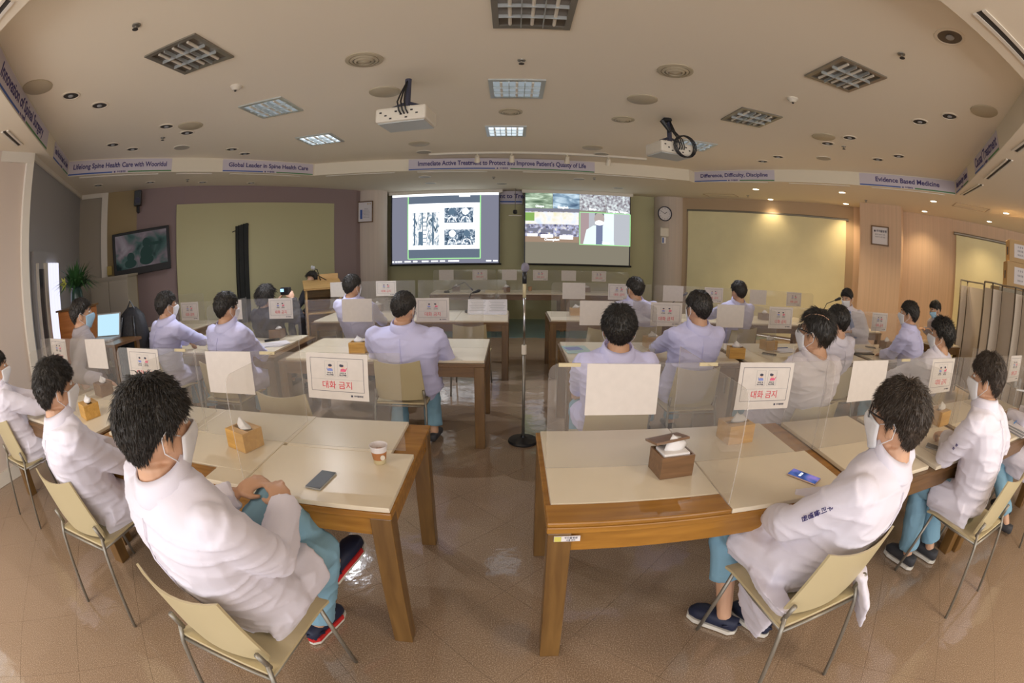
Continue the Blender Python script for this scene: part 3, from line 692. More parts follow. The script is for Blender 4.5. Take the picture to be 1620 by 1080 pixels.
banner(TR[12], TR[13], 'Minimally Invasive Surgery Techniques', 'foreshortened banner right of the tray corner', .02, .25, .12)
banner(TR[12], TR[13], 'Causal Treatment', 'banner about causal treatment at the right picture edge', .36, .66, .15)
banner(TR[16], TR[0], 'Innovation of Spinal Surgery', 'banner about spinal surgery at the left picture edge', .05, .62, .13)
banner(TR[16], TR[0], 'Team Work for Patient Care, Safety', 'small foreshortened banner left of the tray corner', .72, .98, .10)
banner((-1.75, 7.395), (1.41, 7.655), 'Immediate Active Treatment to Protect and Improve Patient’s Quality of Life', 'long banner in the middle above the screens', .015, .985, .110)
# track with four hanging spotlights before the middle banner
t = empty('track_light', (0, 7.05, TH)); tag(t, 'ceiling track with hanging cream spotlights before the middle banner', 'track light')
MB().bbox((-1.3, -.03, -.03), (2.1, .03, 0)).build('track', MT['whiteplastic'], t)
for x in (-.55, -.02, .83, 1.48):
    s = MB(); s.tube([(x, 0, -.03), (x, 0, -.09)], .012, 8); s.tube([(x, -.02, -.06), (x, .04, -.15)], [.030, .045], 14); s.build('spotlight', MT['fascia'], t, auto=True)
# projectors ---------------------------------------------------------------------------
def projector(loc, rz, lab, loop):
    t = empty('projector', loc, rz); tag(t, lab, 'projector')
    MB().box((0, 0, 0), (.44, .34, .13)).build('housing', MT['whiteplastic'], t, bevel=.02)
    MB().box((0, .01, -.068), (.40, .30, .01)).build('base_plate', mat('projector_bottom', (.50, .52, .50), .4), t)
    MB().bbox((-.16, .165, -.035), (.0, .20, .035)).build('lens', MT['black'], t)
    for k in range(8): MB().box((-.17+.045*k, -.171, .02-.03*(k % 3)), (.02, .006, .012)).build('socket', MT['darkhole'], t)
    MB().tube([(0, 0, .06), (0, 0, TH-loc[2])], .028, 10).build('mount', MT['ink'], t)
    m = MB(); m.tube([(-.16, -.05, .075), (-.02, 0, .14), (0, 0, .17)], .014, 6); m.tube([(.16, -.05, .075), (.02, 0, .14), (0, 0, .17)], .014, 6); m.build('bracket', MT['ink'], t)
    for k in range(3):
        x = -.02+.03*k; MB().tube([(0, -.02, TH-loc[2]-.02), (-.03+.02*k, -.10, .20), (x, -.19, .10), (x+.02, -.20, .02), (x+.03, -.172, -.01)], .007, 6).build('cable', MT['black'], t, smooth=True)
    if loop:
        for k in range(3):
            a0 = .3*k; MB().tube([(.05+.13*math.cos(a)+.01*k, -.20-.012*k, .02+.12*math.sin(a)) for a in [a0+i*2*PI/16 for i in range(17)]], .007, 6).build('cable', MT['black'], t, smooth=True)
        MB().tube([(0, 0, TH-loc[2]), (-.10, -.02, .32), (-.02, -.05, .2)], [.05, .03, .02], 6).build('cable_bundle', MT['black'], t)
    return t
P = aty(643, 187, 3.75); projector((P.x, P.y, P.z), math.radians(-6), 'cream ceiling projector left of centre with dark cables', False)
P = aty(1060, 238, 4.75); projector((P.x, P.y, P.z), math.radians(14), 'cream ceiling projector right of centre with looped black cables', True)
# ------------------------------------------------------------------ tables
def table(x0, x1, y0, y1, lab, boards, grp, ft='wooddark', strips=()):
    t = empty('table', ((x0+x1)/2, (y0+y1)/2, 0)); tag(t, lab, 'table', grp)
    ox, oy = t.location.x, t.location.y
    def B(nm, lo, hi, m, bev=0, par=t):
        return MB().bbox((lo[0]-ox, lo[1]-oy, lo[2]), (hi[0]-ox, hi[1]-oy, hi[2])).build(nm, m, par, bevel=bev)
    B('tabletop', (x0, y0, .698), (x1, y1, .724), MT[ft], .004)
    for s in (0, 1):
        yy = (y0+.015, y0+.045) if s == 0 else (y1-.045, y1-.015)
        B('apron', (x0+.02, yy[0], .615), (x1-.02, yy[1], .697), MT[ft])
        xx = (x0+.015, x0+.045) if s == 0 else (x1-.045, x1-.015)
        B('apron', (xx[0], y0+.05, .615), (xx[1], y1-.05, .697), MT[ft])
    w = .082
    for lx in (x0+.004, x1-w-.004):
        for ly in (y0+.004, y1-w-.004):
            B('leg', (lx, ly, 0), (lx+w, ly+w, .697), MT['woodleg'], .004)
    for (a, b, c, d) in boards: B('board', (a+.001, c+.001, .7245), (b-.001, d-.001, .745), MT['board'], .003)
    for (a, b, c, d) in strips: B('wood_board', (a, c, .7245), (b, d, .745), MT['wood'], .006)
    return t
def boards(xs, ys): return [(a, b, c, d) for a, b in zip(xs[:-1], xs[1:]) for c, d in zip(ys[:-1], ys[1:])]
G1 = 'long wooden tables with cream boards'
T1 = table(.12, 1.50, 1.28, 2.12, 'amber oak table nearest at right of the aisle, with a small label on its corner', [(.14, .80, 1.405, 2.09), (.80, 1.42, 1.28, 1.69), (.80, 1.36, 1.69, 2.085)], G1, 'wood', [(.12, .80, 1.28, 1.404)])
tg = MB().bbox((-.665, -.4235, .668), (-.575, -.419, .69)).build('asset_label', MT['paper'], T1); MB().bbox((-.664, -.4245, .669), (-.64, -.4236, .689)).build('label_band', mat('yellow_print', (.6, .55, .12), .6), T1)
letter('우리들병원', .010, MT['ink'], T1, basis((-.607, -.4237, .683), (1, 0, 0), (0, -1, 0))); letter('비품 관리', .008, MT['ink'], T1, basis((-.607, -.4237, .673), (1, 0, 0), (0, -1, 0)))
table(1.502, 2.84, 1.25, 2.10, 'brown oak table second from the aisle in the nearest right row', [(1.505, 2.06, 1.28, 2.07)]+[(2.10, 2.75, 1.25, 1.66), (2.12, 2.75, 1.66, 2.03)], G1)
table(2.845, 4.25, 1.22, 2.06, 'table at the right picture edge in the nearest right row', boards((2.85, 3.5, 4.2), (1.24, 1.66, 2.04)), G1)
table(-2.36, -.42, 1.335, 2.20, 'oak table nearest at left of the aisle, before the man with clasped hands', [(-1.085, -.425, 1.34, 1.80), (-1.065, -.53, 1.80, 2.185), (-1.70, -1.085, 1.50, 1.83), (-1.29, -1.085, 1.375, 1.50), (-1.70, -1.065, 1.83, 2.195), (-2.30, -1.70, 1.62, 2.19)], G1, 'wood', [(-1.90, -1.29, 1.375, 1.49)])
table(-3.98, -2.39, 1.50, 2.44, 'table at the left picture edge in the nearest left row', boards((-3.9, -3.2, -2.40), (1.52, 2.0, 2.42)), G1)
table(-2.02, -.21, 3.47, 4.40, 'table beside the aisle in the second left row, before the stout man', boards((-1.95, -1.2, -.215), (3.50, 3.98, 4.38)), G1)
table(-3.95, -2.12, 3.58, 4.56, 'table further from the aisle in the second left row', boards((-3.9, -3.0, -2.2), (3.62, 4.15, 4.54)), G1)
table(.43, 1.98, 3.42, 4.28, 'table beside the aisle in the second right row', boards((.45, 1.2, 1.95), (3.48, 3.83, 4.26)), G1)
table(2.0, 3.62, 3.38, 4.26, 'middle table of the second right row', boards((2.03, 2.8, 3.58), (3.42, 3.83, 4.24)), G1)
table(3.66, 5.1, 3.32, 4.25, 'table at the wall end of the second right row', boards((3.70, 4.4, 5.06), (3.36, 3.83, 4.22)), G1)
table(-1.32, -.04, 5.48, 6.44, 'table beside the aisle in the third left row with papers and a microphone', boards((-1.30, -.7, -.05), (5.50, 5.95, 6.42)), G1)
table(-2.62, -1.34, 5.48, 6.44, 'table further from the aisle in the third left row', boards((-2.58, -1.95, -1.36), (5.50, 5.95, 6.42)), G1)
table(-5.55, -4.30, 4.95, 5.75, 'small table against the mauve wall at left', boards((-5.5, -4.9, -4.33), (4.98, 5.72)), G1)
table(.46, 1.85, 5.58, 6.40, 'table beside the aisle in the third right row', boards((.48, 1.15, 1.83), (5.60, 5.9, 6.38)), G1)
table(1.88, 3.25, 5.56, 6.38, 'middle table of the third right row', boards((1.9, 2.6, 3.22), (5.58, 5.9, 6.36)), G1)
table(3.28, 4.65, 5.56, 6.38, 'table at the wall end of the third right row', boards((3.3, 3.95, 4.62), (5.58, 5.9, 6.36)), G1)
for k, (a, b, l) in enumerate(((-1.62, -.32, 'left'), (-.30, 1.02, 'middle'), (1.04, 2.40, 'right'))):
    table(a, b, 8.86, 9.62, '%s table of the farthest row directly below the projection screens' % l, boards((a+.02, (a+b)/2, b-.02), (8.88, 9.6)), G1)
table(4.75, 5.65, 5.15, 5.85, 'small cream-topped table of the man reading at the microphone', boards((4.77, 5.63), (5.17, 5.83)), G1)
table(5.95, 6.75, 4.1, 4.6, 'small table of the seated man looking at a phone by the far right wall', boards((5.97, 6.73), (4.12, 4.58)), G1)

# ------------------------------------------------------------------ acrylic partitions with signs
PZ0, PZ1 = .746, 1.19
def sheet(name, w, hgt, lab, grp='clear acrylic partitions', feet=True, corners=(1, 1)):
    t = empty(name); tag(t, lab, 'partition', grp)
    r = .045; pts = [(-w/2, 0), (w/2, 0)]
    if corners[1]: pts += [(w/2-r+r*math.cos(a*PI/10), hgt-r+r*math.sin(a*PI/10)) for a in range(0, 6)]
    else: pts += [(w/2, hgt)]
    if corners[0]: pts += [(-w/2+r-r*math.sin(a*PI/10), hgt-r+r*math.cos(a*PI/10)) for a in range(0, 6)]
    else: pts += [(-w/2, hgt)]
    n = len(pts); th = .002; m = MB()
    m.add([(p[0], -th, p[1]) for p in pts], [tuple(range(n))]); m.add([(p[0], th, p[1]) for p in pts], [tuple(range(n))[::-1]])
    f = m.build('clear_sheet', MT['acr'], t)
    e = MB(); e.add([(p[0], -th, p[1]) for p in pts]+[(p[0], th, p[1]) for p in pts], [(i, i+n, (i+1) % n+n, (i+1) % n) for i in range(n)]); e.build('edge', MT['acredge'], t)
    return t
def xpart(xa, xb, y, lab, cl=1, cr=1, tapes=()):
    t = sheet('acrylic_partition', xb-xa, PZ1-PZ0, lab, corners=(cl, cr)); t.location = ((xa+xb)/2, y, PZ0)
    for tx in tapes: MB().box((tx-(xa+xb)/2, 0, PZ1-PZ0-.006), (.085, .008, .014)).build('tape', MT['cream'], t)
    return t
def ypart(x, ya, yb, lab, base=PZ0, far=0):
    t = sheet('acrylic_partition', yb-ya, PZ1-base-.004, lab, corners=(1, far)); t.location = (x, (ya+yb)/2, base); t.rotation_euler = (0, 0, PI/2); return t
# nearest row
xpart(.14, 1.465, 1.69, 'clear partition along the nearest right table, beside the aisle', 1, 0, (.22, .80))
xpart(1.47, 2.85, 1.69, 'clear partition along the second table of the nearest right row', 0, 0, (2.12,))
xpart(2.855, 4.22, 1.68, 'clear partition along the last table of the nearest right row', 0, 1)
ypart(.795, 1.31, 2.02, 'clear cross partition between the two seats of the nearest right table')
ypart(2.22, 1.27, 2.02, 'clear cross partition at the table seam before the man with the raised arm')
ypart(1.50, 1.66, 2.05, 'short clear cross partition where the two nearest right tables meet')
ypart(3.55, 1.25, 2.0, 'clear cross partition at the right edge of the picture')
xpart(-1.60, -.47, 1.83, 'clear partition along the nearest left table, beside the aisle', 0, 0, (-1.12,))
xpart(-2.33, -1.605, 1.85, 'clear partition on the left part of the nearest left table', 1, 0, (-1.72,))
ypart(-1.09, 1.42, 2.12, 'clear cross partition right of the man with clasped hands')
ypart(-1.75, 1.55, 2.14, 'clear cross partition behind the big dark-haired head')
xpart(-3.95, -2.66, 2.10, 'clear partition along the leftmost table of the nearest left row', 1, 1)
ypart(-3.32, 1.62, 2.36, 'clear cross partition on the leftmost table of the nearest left row')
# second row
xpart(.46, 1.96, 3.84, 'clear partition along the table beside the aisle, second right row', 1, 0); xpart(1.98, 3.55, 3.83, 'clear partition along the middle table, second right row', 0, 0); xpart(3.62, 5.0, 3.83, 'clear partition along the wall-end table, second right row', 0, 1)
ypart(1.14, 3.46, 4.2, 'clear cross partition on the table beside the aisle, second right row', PZ0); ypart(2.30, 3.46, 4.2, 'clear cross partition on the middle table, second right row')
ypart(3.62, 3.40, 4.2, 'clear cross partition near the wall-end table, second right row')
xpart(-1.95, -.25, 3.98, 'clear partition along the table beside the aisle, second left row', 0, 1); xpart(-3.9, -2.13, 4.22, 'clear partition along the outer table, second left row', 0, 1)
ypart(-1.12, 3.55, 4.32, 'clear cross partition on the table beside the aisle, second left row'); ypart(-2.98, 3.7, 4.48, 'clear cross partition on the outer table, second left row')
# third and fourth rows
xpart(.5, 1.84, 5.87, 'clear partition, third right row, beside the aisle', 1, 0); xpart(1.88, 3.22, 5.87, 'clear partition, third right row, middle', 0, 0); xpart(3.26, 4.60, 5.87, 'clear partition, third right row, wall end', 0, 1)
xpart(-1.3, -.08, 6.24, 'clear partition, third left row, beside the aisle', 0, 1); xpart(-2.62, -1.34, 6.24, 'clear partition, third left row, outer', 1, 0)
xpart(-5.5, -4.4, 5.4, 'clear partition on the small table against the mauve wall', 1, 1)
for k, (a, b, l) in enumerate(((-1.6, -.33, 'left'), (-.3, 1.0, 'middle'), (1.05, 2.38, 'right'))): xpart(a, b, 9.22, 'clear partition on the %s table below the screens' % l, 1, 1)
# signs: printed side towards the camera or away from it
def make_sign():
    t = empty('paper_sign')
    w, h_ = .297, .21
    MB().box((0, 0, 0), (w, h_, .0008)).build('sheet', MT['paper'], t)
    def R(cx, cy, sx_, sy_, m, nm='print', z=.0008):
        return (cx, cy, z), (sx_, sy_, .0004), m
    m = MB()
    fx, fy, fw_, fh = 0, .008, .255, .150
    for cx, cy, a_, b_ in ((0, fy+fh/2, fw_, .0016), (0, fy-fh/2, fw_, .0016), (fw_/2, fy, .0016, fh), (-fw_/2, fy, .0016, fh)): m.box((cx, cy, .0008), (a_, b_, .0004))
    m.build('border', MT['ink'], t)
    m = MB(); m.box((0, -.012, .0008), (fw_, .0008, .0004))
    for cx in (-.032, .030):
        for ax, ay, a_, b_ in ((0, .034, .048, .0008), (0, -.034, .048, .0008), (.024, 0, .0008, .068), (-.024, 0, .0008, .068)): m.box((cx+ax, .036+ay, .0008), (a_, b_, .0004))
    m.build('frame_line', MT['grey'], t)
    skin = MT_skinprint
    for cx, cloth in ((-.032, MT['bluep2']), (.030, MT['pinkp'])):
        m = MB(); m.X = Matrix.Translation((cx+.002, .044, .0006)); m.lathe([(.0085, 0), (.0085, .0006)], n=14); m.build('icon_face', skin, t)
        m = MB(); m.X = Matrix.Translation((cx+.002 if cx < 0 else cx-.004, .051, .0009)) @ Matrix.Diagonal((1, .62, 1, 1)); m.lathe([(.0095, 0), (.0095, .0006)], n=14)
        if cx > 0: m.X = Matrix.Translation((cx-.009, .052, .0009)); m.lathe([(.006, 0), (.006, .0006)], n=10)
        m.build('icon_hair', MT['ink'], t)
        m = MB(); m.X = Matrix.Translation((cx+.002, .025, .0006)); m.prism([(-.013, 0), (.013, 0), (.011, .010), (.004, .013), (-.004, .013), (-.011, .010)], 0, .0006)
        m.tube([(-.012, .004, .0006), (-.016, .014, .0006)] if cx < 0 else [(.012, .004, .0006), (.018, .016, .0006)], .0018, 5); m.build('icon_body', cloth, t)
        letter('대화할 때', .0075, MT['ink'], t, Matrix.Translation((cx, .017, .0006)), 'caption'); letter('마스크착용', .0075, MT['ink'], t, Matrix.Translation((cx, .008, .0006)), 'caption', bold=True)
    letter('대화 금지', .038, MT['red'], t, Matrix.Translation((0, -.040, .0006)), bold=False)
    letter('우리들병원', .0095, MT['ink'], t, Matrix.Translation((.100, -.085, .0006)), 'caption', bold=True)
    MB().box((.068, -.085, .0008), (.009, .009, .0006)).build('emblem', MT['ink'], t)
    return t
MT_skinprint = mat('skin_print', (.75, .50, .38), .7); MT['bluep2'] = mat('light_blue_print', (.22, .28, .60), .7); MT['pinkp'] = mat('pink_print', (.72, .12, .22), .7)
sign0 = make_sign(); used = [False]
def sign(x, y, front, lab, z=1.083, tilt=0):
    s = sign0 if not used[0] else copy_tree(sign0); used[0] = True
    s.matrix_world = basis((x, y-.0035 if front else y-.0035, z), (1, 0, 0) if front else (-1, 0, 0), (0, -1, 0) if front else (0, 1, 0)) @ Matrix.Rotation(tilt, 4, 'Z')
    if not front:
        for c_ in s.children:
            if c_.name.startswith('sheet'): c_.data = sheet_back
    s['label'] = lab; s['category'] = 'sign'; s['group'] = 'no-talking signs on the partitions'
    if not front: s['group'] = 'sign sheets seen from the blank back'
sheet_back = [c_ for c_ in sign0.children if c_.name.startswith('sheet')][0].data.copy(); sheet_back.materials.clear(); sheet_back.materials.append(MT['paperback'])
tl = -.0
for x, y, fr, lab, ti in (
    (.436, 1.69, 0, 'large blank sheet on the nearest right partition beside the aisle', .01), (1.100, 1.69, 1, 'red-lettered sign on the nearest right table, right of the open tissue box', -.02),
    (1.797, 1.69, 0, 'blank sheet on the second nearest right table, left of the bespectacled man', 0), (2.560, 1.68, 1, 'red-lettered sign partly behind the bespectacled man at right', 0), (3.95, 1.68, 1, 'red-lettered sign at the right picture edge behind the young man', 0),
    (-.763, 1.83, 1, 'red-lettered sign on the nearest left table beside the aisle', -.03), (-1.365, 1.83, 0, 'blank sheet on the nearest left table', -.01), (-2.06, 1.85, 1, 'red-lettered sign above the tousled head at left', -.02),
    (-2.93, 2.10, 0, 'blank sheet on the leftmost table', -.01), (-3.57, 2.10, 1, 'narrow-looking red-lettered sign at the far left', -.03),
    (.72, 3.84, 0, 'blank sheet left of the dark head in the second right row', 0), (1.352, 3.84, 1, 'red-lettered sign in the second right row, right of the dark round head', 0), (2.0, 3.83, 0, 'blank sheet in the second right row below the small standing head', 0), (2.59, 3.83, 1, 'red-lettered sign in the second right row, left of the bespectacled man', 0), (4.13, 3.83, 1, 'red-lettered sign in the second right row, farthest right', 0),
    (-.70, 3.98, 1, 'red-lettered sign right of the stout man', 0), (-1.41, 3.98, 0, 'blank sheet left of the stout man', 0), (-2.36, 4.22, 1, 'red-lettered sign before the woman holding a camera', 0), (-3.02, 4.22, 0, 'blank sheet half hidden by the second man in cool-lit white at left', 0), (-3.68, 4.22, 1, 'red-lettered sign between the two men in cool-lit white at left', 0),
    (.79, 5.87, 0, 'blank sheet in the third right row nearest the aisle', 0), (1.39, 5.87, 1, 'red-lettered sign half behind the third-row man right of the aisle', 0), (2.15, 5.87, 0, 'blank sheet in the third right row before the round column', 0), (2.77, 5.87, 1, 'red-lettered sign in the third right row left of the slim man', 0), (3.52, 5.87, 0, 'blank sheet in the third right row right of the slim man', 0), (4.2, 5.87, 1, 'red-lettered sign in the third right row, rightmost', 0),
    (-1.76, 6.24, 1, 'red-lettered sign in the third left row beside the column', 0), (-2.47, 6.24, 0, 'blank sheet in the third left row before the lectern', 0),
    (-1.33, 9.22, 0, 'blank sheet, first from the left of the farthest row', 0), (-.65, 9.22, 1, 'tiny sign, second from the left of the farthest row', 0), (-.06, 9.22, 0, 'blank sheet, third from the left of the farthest row', 0), (.56, 9.22, 1, 'tiny sign, fourth from the left of the farthest row', 0), (1.13, 9.22, 0, 'blank sheet, fifth from the left of the farthest row', 0), (1.75, 9.22, 1, 'tiny sign, rightmost of the farthest row', 0)):
    sign(x, y, fr, lab, tilt=ti)

# ------------------------------------------------------------------ chairs
def make_chair():
    t = empty('chair')
    # seat: shallow dished shell
    nx, ny = 9, 9
    def shell(nm, fn, th):
        vs = []; 
        for side in (0, 1):
            for j in range(ny):
                for i in range(nx):
                    u = i/(nx-1)*2-1; v = j/(ny-1); p = fn(u, v)
                    vs.append((p[0]+(th[0] if side else 0), p[1]+(th[1] if side else 0), p[2]+(th[2] if side else 0)))
        fs = []; n = nx*ny
        for j in range(ny-1):
            for i in range(nx-1):
                a = j*nx+i; fs.append((a, a+1, a+nx+1, a+nx)); fs.append((a+n, a+nx+n, a+nx+1+n, a+1+n))
        bd = [i for i in range(nx)]+[nx-1+nx*j for j in range(1, ny)]+[nx*(ny-1)+i for i in range(nx-2, -1, -1)]+[nx*j for j in range(ny-2, 0, -1)]
        k = len(bd); fs += [(bd[i], bd[i]+n, bd[(i+1) % k]+n, bd[(i+1) % k]) for i in range(k)]
        return MB().add(vs, fs).build(nm, MT['cream'], t, auto=True)
    shell('seat', lambda u, v: (u*(.205+.015*v), -.20+.42*v, .455-.018*(1-u*u)*math.sin(PI*min(1, v*1.1))-.02*max(0, v-.85)*8*.5), (0, 0, -.012))
    def back(u, v):
        w = .200+(.180-.200)*v
        if v < .12: w *= .88+v
        z = .470+.335*v-.022*(1-u*u)*max(0, v-.6)/.4
        return (u*w, -.185-.095*v+.035*u*u-.03*(1-v)*0, z)
    shell('backrest', back, (0, -.010, .001))
    tr = .0095
    for s in (-1, 1):
        MB().tube([(s*.195, -.19, .50), (s*.205, -.215, .42), (s*.215, -.28, 0)], tr, 10).build('leg', MT['steel'], t, smooth=True)
        MB().tube([(s*.195, .18, .432), (s*.215, .27, 0)], tr, 10).build('leg', MT['steel'], t, smooth=True)
        MB().tube([(s*.198, -.20, .44), (s*.20, 0, .432), (s*.195, .19, .436)], tr, 10).build('frame', MT['steel'], t, smooth=True)
        MB().tube([(s*.195, -.186, .475), (s*.192, -.21, .56)], .011, 8).build('bracket', MT['steel'], t, smooth=True)
    MB().tube([(-.195, -.205, .43), (.195, -.205, .43)], .008, 8).build('crossbar', MT['steel'], t, smooth=True)
    return t
chair0 = make_chair(); cu = [False]
def chair(x, y, rz, lab):
    c_ = chair0 if not cu[0] else copy_tree(chair0); cu[0] = True
    c_.location = (x, y, 0); c_.rotation_euler = (0, 0, math.radians(rz)); c_['label'] = lab; c_['category'] = 'chair'; c_['group'] = 'cream plastic chairs'
    return c_
for x, y, r, lab in ((-.89, .93, -6, 'cream chair of the man with clasped hands, lower left'), (1.10, 1.11, 6, 'cream chair of the bespectacled man, lower right'), (2.47, 1.08, 3, 'cream chair of the young man at right with a hand on the table'), (-2.05, 1.21, 2, 'cream chair of the man with tousled hair at left'), (-3.52, 1.52, 0, 'cream chair at the left picture edge'), (3.75, 1.15, 0, 'cream chair at the right picture edge'),
    (-.86, 3.50, 0, 'cream chair of the stout man beside the aisle'), (.60, 2.62, 0, 'cream chair of the man seen squarely from behind, right of the aisle'), (1.38, 3.33, 0, 'cream chair of the man with cool-lit white back in the second right row'), (1.88, 2.44, 0, 'cream chair of the glasses man with the parted hair'), (2.90, 3.32, 0, 'cream chair behind the man with the parted hair'), (3.40, 2.55, -8, 'cream chair of the curly-haired man'),
    (4.30, 3.25, 10, 'cream chair of the short-haired man leaning on the table at right'), (-1.40, 2.64, 0, 'empty cream chair behind the nearest left partition'), (-2.62, 2.62, -15, 'empty cream chair glimpsed above the big dark head'), (-2.45, 3.32, 0, 'cream chair of the second man in cool-lit white at left'), (-3.40, 3.42, -10, 'cream chair of the first man in cool-lit white at left'),
    (-.46, 5.12, 0, 'empty cream chair beside the aisle before the papers'), (-1.30, 5.05, 0, 'empty cream chair beside the man before the column'), (-2.95, 5.25, 0, 'empty cream chair behind the second man in cool-lit white'), (.98, 4.98, 0, 'empty cream chair before the third right row near the aisle'), (1.52, 5.2, 0, 'cream chair of the third-row man right of the aisle'), (2.78, 5.15, 0, 'cream chair of the slim man in the third right row'),
    (-.35, 8.75, 180, 'cream stool-like chair below the left screen')):
    chair(x, y, r, lab)

# ------------------------------------------------------------------ things on the tables
def tissue_box(x, y, rz, m, lab, op=False, w=.15, d=.125, hh=.095):
    t = empty('tissue_box', (x, y, .746), rz); tag(t, lab, 'tissue box', 'tissue boxes')
    for cx, cy, a_, b_ in ((0, d/2-.004, w, .008), (0, -d/2+.004, w, .008), (w/2-.004, 0, .008, d-.016), (-w/2+.004, 0, .008, d-.016)):
        MB().box((cx, cy, hh/2), (a_, b_, hh)).build('side_panel', MT[m], t)
    MB().box((0, 0, .003), (w-.016, d-.016, .006)).build('base', MT[m], t)
    if op:
        l = MB().box((0, 0, .0), (w, d, .010)); lo = l.build('lid', MT[m], t); lo.location = (-.01, .045, hh+.035); lo.rotation_euler = (math.radians(-14), math.radians(-6), 0)
        MB().box((0, .0, hh-.008), (w-.03, d-.03, .03)).build('tissue_stack', MT['tissue'], t, bevel=.006)
    else:
        m_2 = MB()
        for cy in (-1, 1): m_2.box((0, cy*(d*.5+.016)/2, hh-.004), (w-.016, d/2-.016-.008, .006))
        m_2.build('top_panel', MT[m], t)
    g = MB(); n = 9
    r_ = random.Random(int(x*100)+int(y*10)); top = []
    rings = []
    for k in range(5):
        z = hh-.004+.048*k/4*(1 if not op else 1.4); rr = .034+.022*math.sin(k*1.1)-.003*k
        rings.append([((.012*math.sin(k)+rr*math.cos(2*PI*i/n)*(1+.3*r_.uniform(-1, 1))), rr*.45*math.sin(2*PI*i/n)*(1+.4*r_.uniform(-1, 1)), z+.014*r_.uniform(-1, 1)*(k > 1)) for i in range(n)])
    g.loft(rings); g.build('tissue', MT['tissue'], t, smooth=True); return t
for x, y, r, m, lab, op in (
    (-1.27, 1.74, -.35, 'bamboo', 'bamboo tissue box on the nearest left table', 0), (.655, 1.62, .12, 'brownbox', 'dark wooden tissue box with a lifted lid, nearest right table', 1), (1.10, 1.90, .1, 'bamboo', 'bamboo tissue box behind the partition on the nearest right table', 0),
    (-2.72, 1.78, -.3, 'bamboo', 'bamboo tissue box beside the tousled head at left', 0), (-3.05, 2.20, -.2, 'brownbox', 'dark tissue box behind the partition at far left', 0), (-1.33, 3.75, 0, 'bamboo', 'bamboo tissue box left of the stout man', 0),
    (1.98, 3.62, -.2, 'bamboo', 'bamboo cube box left of the red-lettered sign, second right row', 0), (2.55, 3.95, .1, 'bamboo', 'bamboo tissue box behind the sign with lettering, second right row', 0), (1.30, 4.06, 0, 'bamboo', 'bamboo tissue box right of the dark round head', 0),
    (-2.52, 4.38, 0, 'brownbox', 'round-looking dark tissue holder below the camera woman sign', 0), (-1.93, 6.35, 0, 'brownbox', 'dark tissue box in the third left row', 0), (-1.14, 9.32, 0, 'brownbox', 'grey-brown tissue box, left in the farthest row', 0), (-.12, 9.15, 0, 'brownbox', 'red-brown tissue box, middle of the farthest row', 0), (1.52, 9.35, 0, 'brownbox', 'red-brown tissue box, right in the farthest row', 0),
    (.84, 6.04, 0, 'bamboo', 'bamboo tissue box in the third right row near the aisle', 0), (4.45, 3.95, .1, 'brownbox', 'dark tissue box before the short-haired man at right', 0), (3.72, 5.98, 0, 'brownbox', 'brown tissue box in the third right row', 0), (2.74, 1.74, .1, 'bamboo', 'bamboo tissue box between the two men at lower right', 0)):
    tissue_box(x, y, r, m, lab, op)
def phone(x, y, rz, lab, lit=False):
    t = empty('phone', (x, y, .746), rz); tag(t, lab, 'phone', 'phones on the tables')
    MB().box((0, 0, .004), (.072, .150, .008)).build('body', MT['grey'] if not lit else mat('rose_metal', (.55, .40, .34), .3, metal=.6), t, bevel=.004)
    MB().box((0, 0, .0083), (.067, .144, .001)).build('glass', MT['black'] if not lit else noisepic('phone_screen', [(.02, .03, .10), (.10, .16, .45), (.35, .25, .65)], 12, 2, .7), t)
    if lit: letter('10:24', .018, E_white, t, Matrix.Translation((0, .018, .009)))
    return t
P = (onz(508, 759, .75)); phone(P.x, P.y, -.12, 'dark phone lying on the nearest left table')
P = (onz(1272, 754, .75)); phone(P.x, P.y, .55, 'phone with a lit blue screen before the bespectacled man', True)
P = (onz(1217, 560, .75)); phone(P.x, P.y, .9, 'dark phone in the second right row'); P = (onz(1377, 549, .75)); phone(P.x, P.y, .9, 'phone before the short-haired man at right')
P = (onz(1481, 706, .75)); phone(P.x-.02, P.y-.02, .5, 'dark phone under the forearm of the young man at right')
t = empty('paper_cup', (-.555, 1.70, .746)); tag(t, 'paper cup with a brown printed band on the nearest left table', 'cup')
MB().lathe([(.026, 0), (.0285, .02)], n=28).build('base_band', MT['cream'], t, auto=True); MB().lathe([(.0285, .02), (.034, .055)], n=28).build('brown_band', mat('cup_brown', (.42, .17, .06), .6), t, auto=True)
MB().lathe([(.034, .055), (.038, .082), (.0395, .083), (.0395, .079), (.036, .079), (.027, .01)], n=28, cap=False).build('rim', MT['paper'], t, auto=True); o = MB().lathe([(.011, 0), (.011, .001)], n=14).build('emblem', MT['whiteplastic'], t)
o.matrix_local = basis((.022, -.0262, .035), (.77, .64, 0), (.64, -.77, .13))
t = empty('paper_cup', (.36, 9.4, .746)); tag(t, 'small orange-brown cup in the farthest row', 'cup'); MB().lathe([(.035, 0), (.045, .09), (.04, .09), (.03, .01)], n=16).build('cup_wall', mat('cup_orange', (.5, .25, .10), .6), t)
t = empty('paper_sheets', (-2.42, 4.0, .746), .25); tag(t, 'papers with a black pen case on the outer table, second left row', 'papers')
for k in range(4): MB().box((.02*k, .012*k, .001+.002*k), (.30, .21, .0018), .15*k).build('sheet', MT['paper'], t)
MB().box((-.02, .22, .012), (.17, .03, .02), .5).build('pen_case', MT['black'], t)
t = empty('music_stand_papers', (-.33, 6.05, .746)); tag(t, 'open white booklet propped up on the table beside the aisle, third left row', 'booklet')
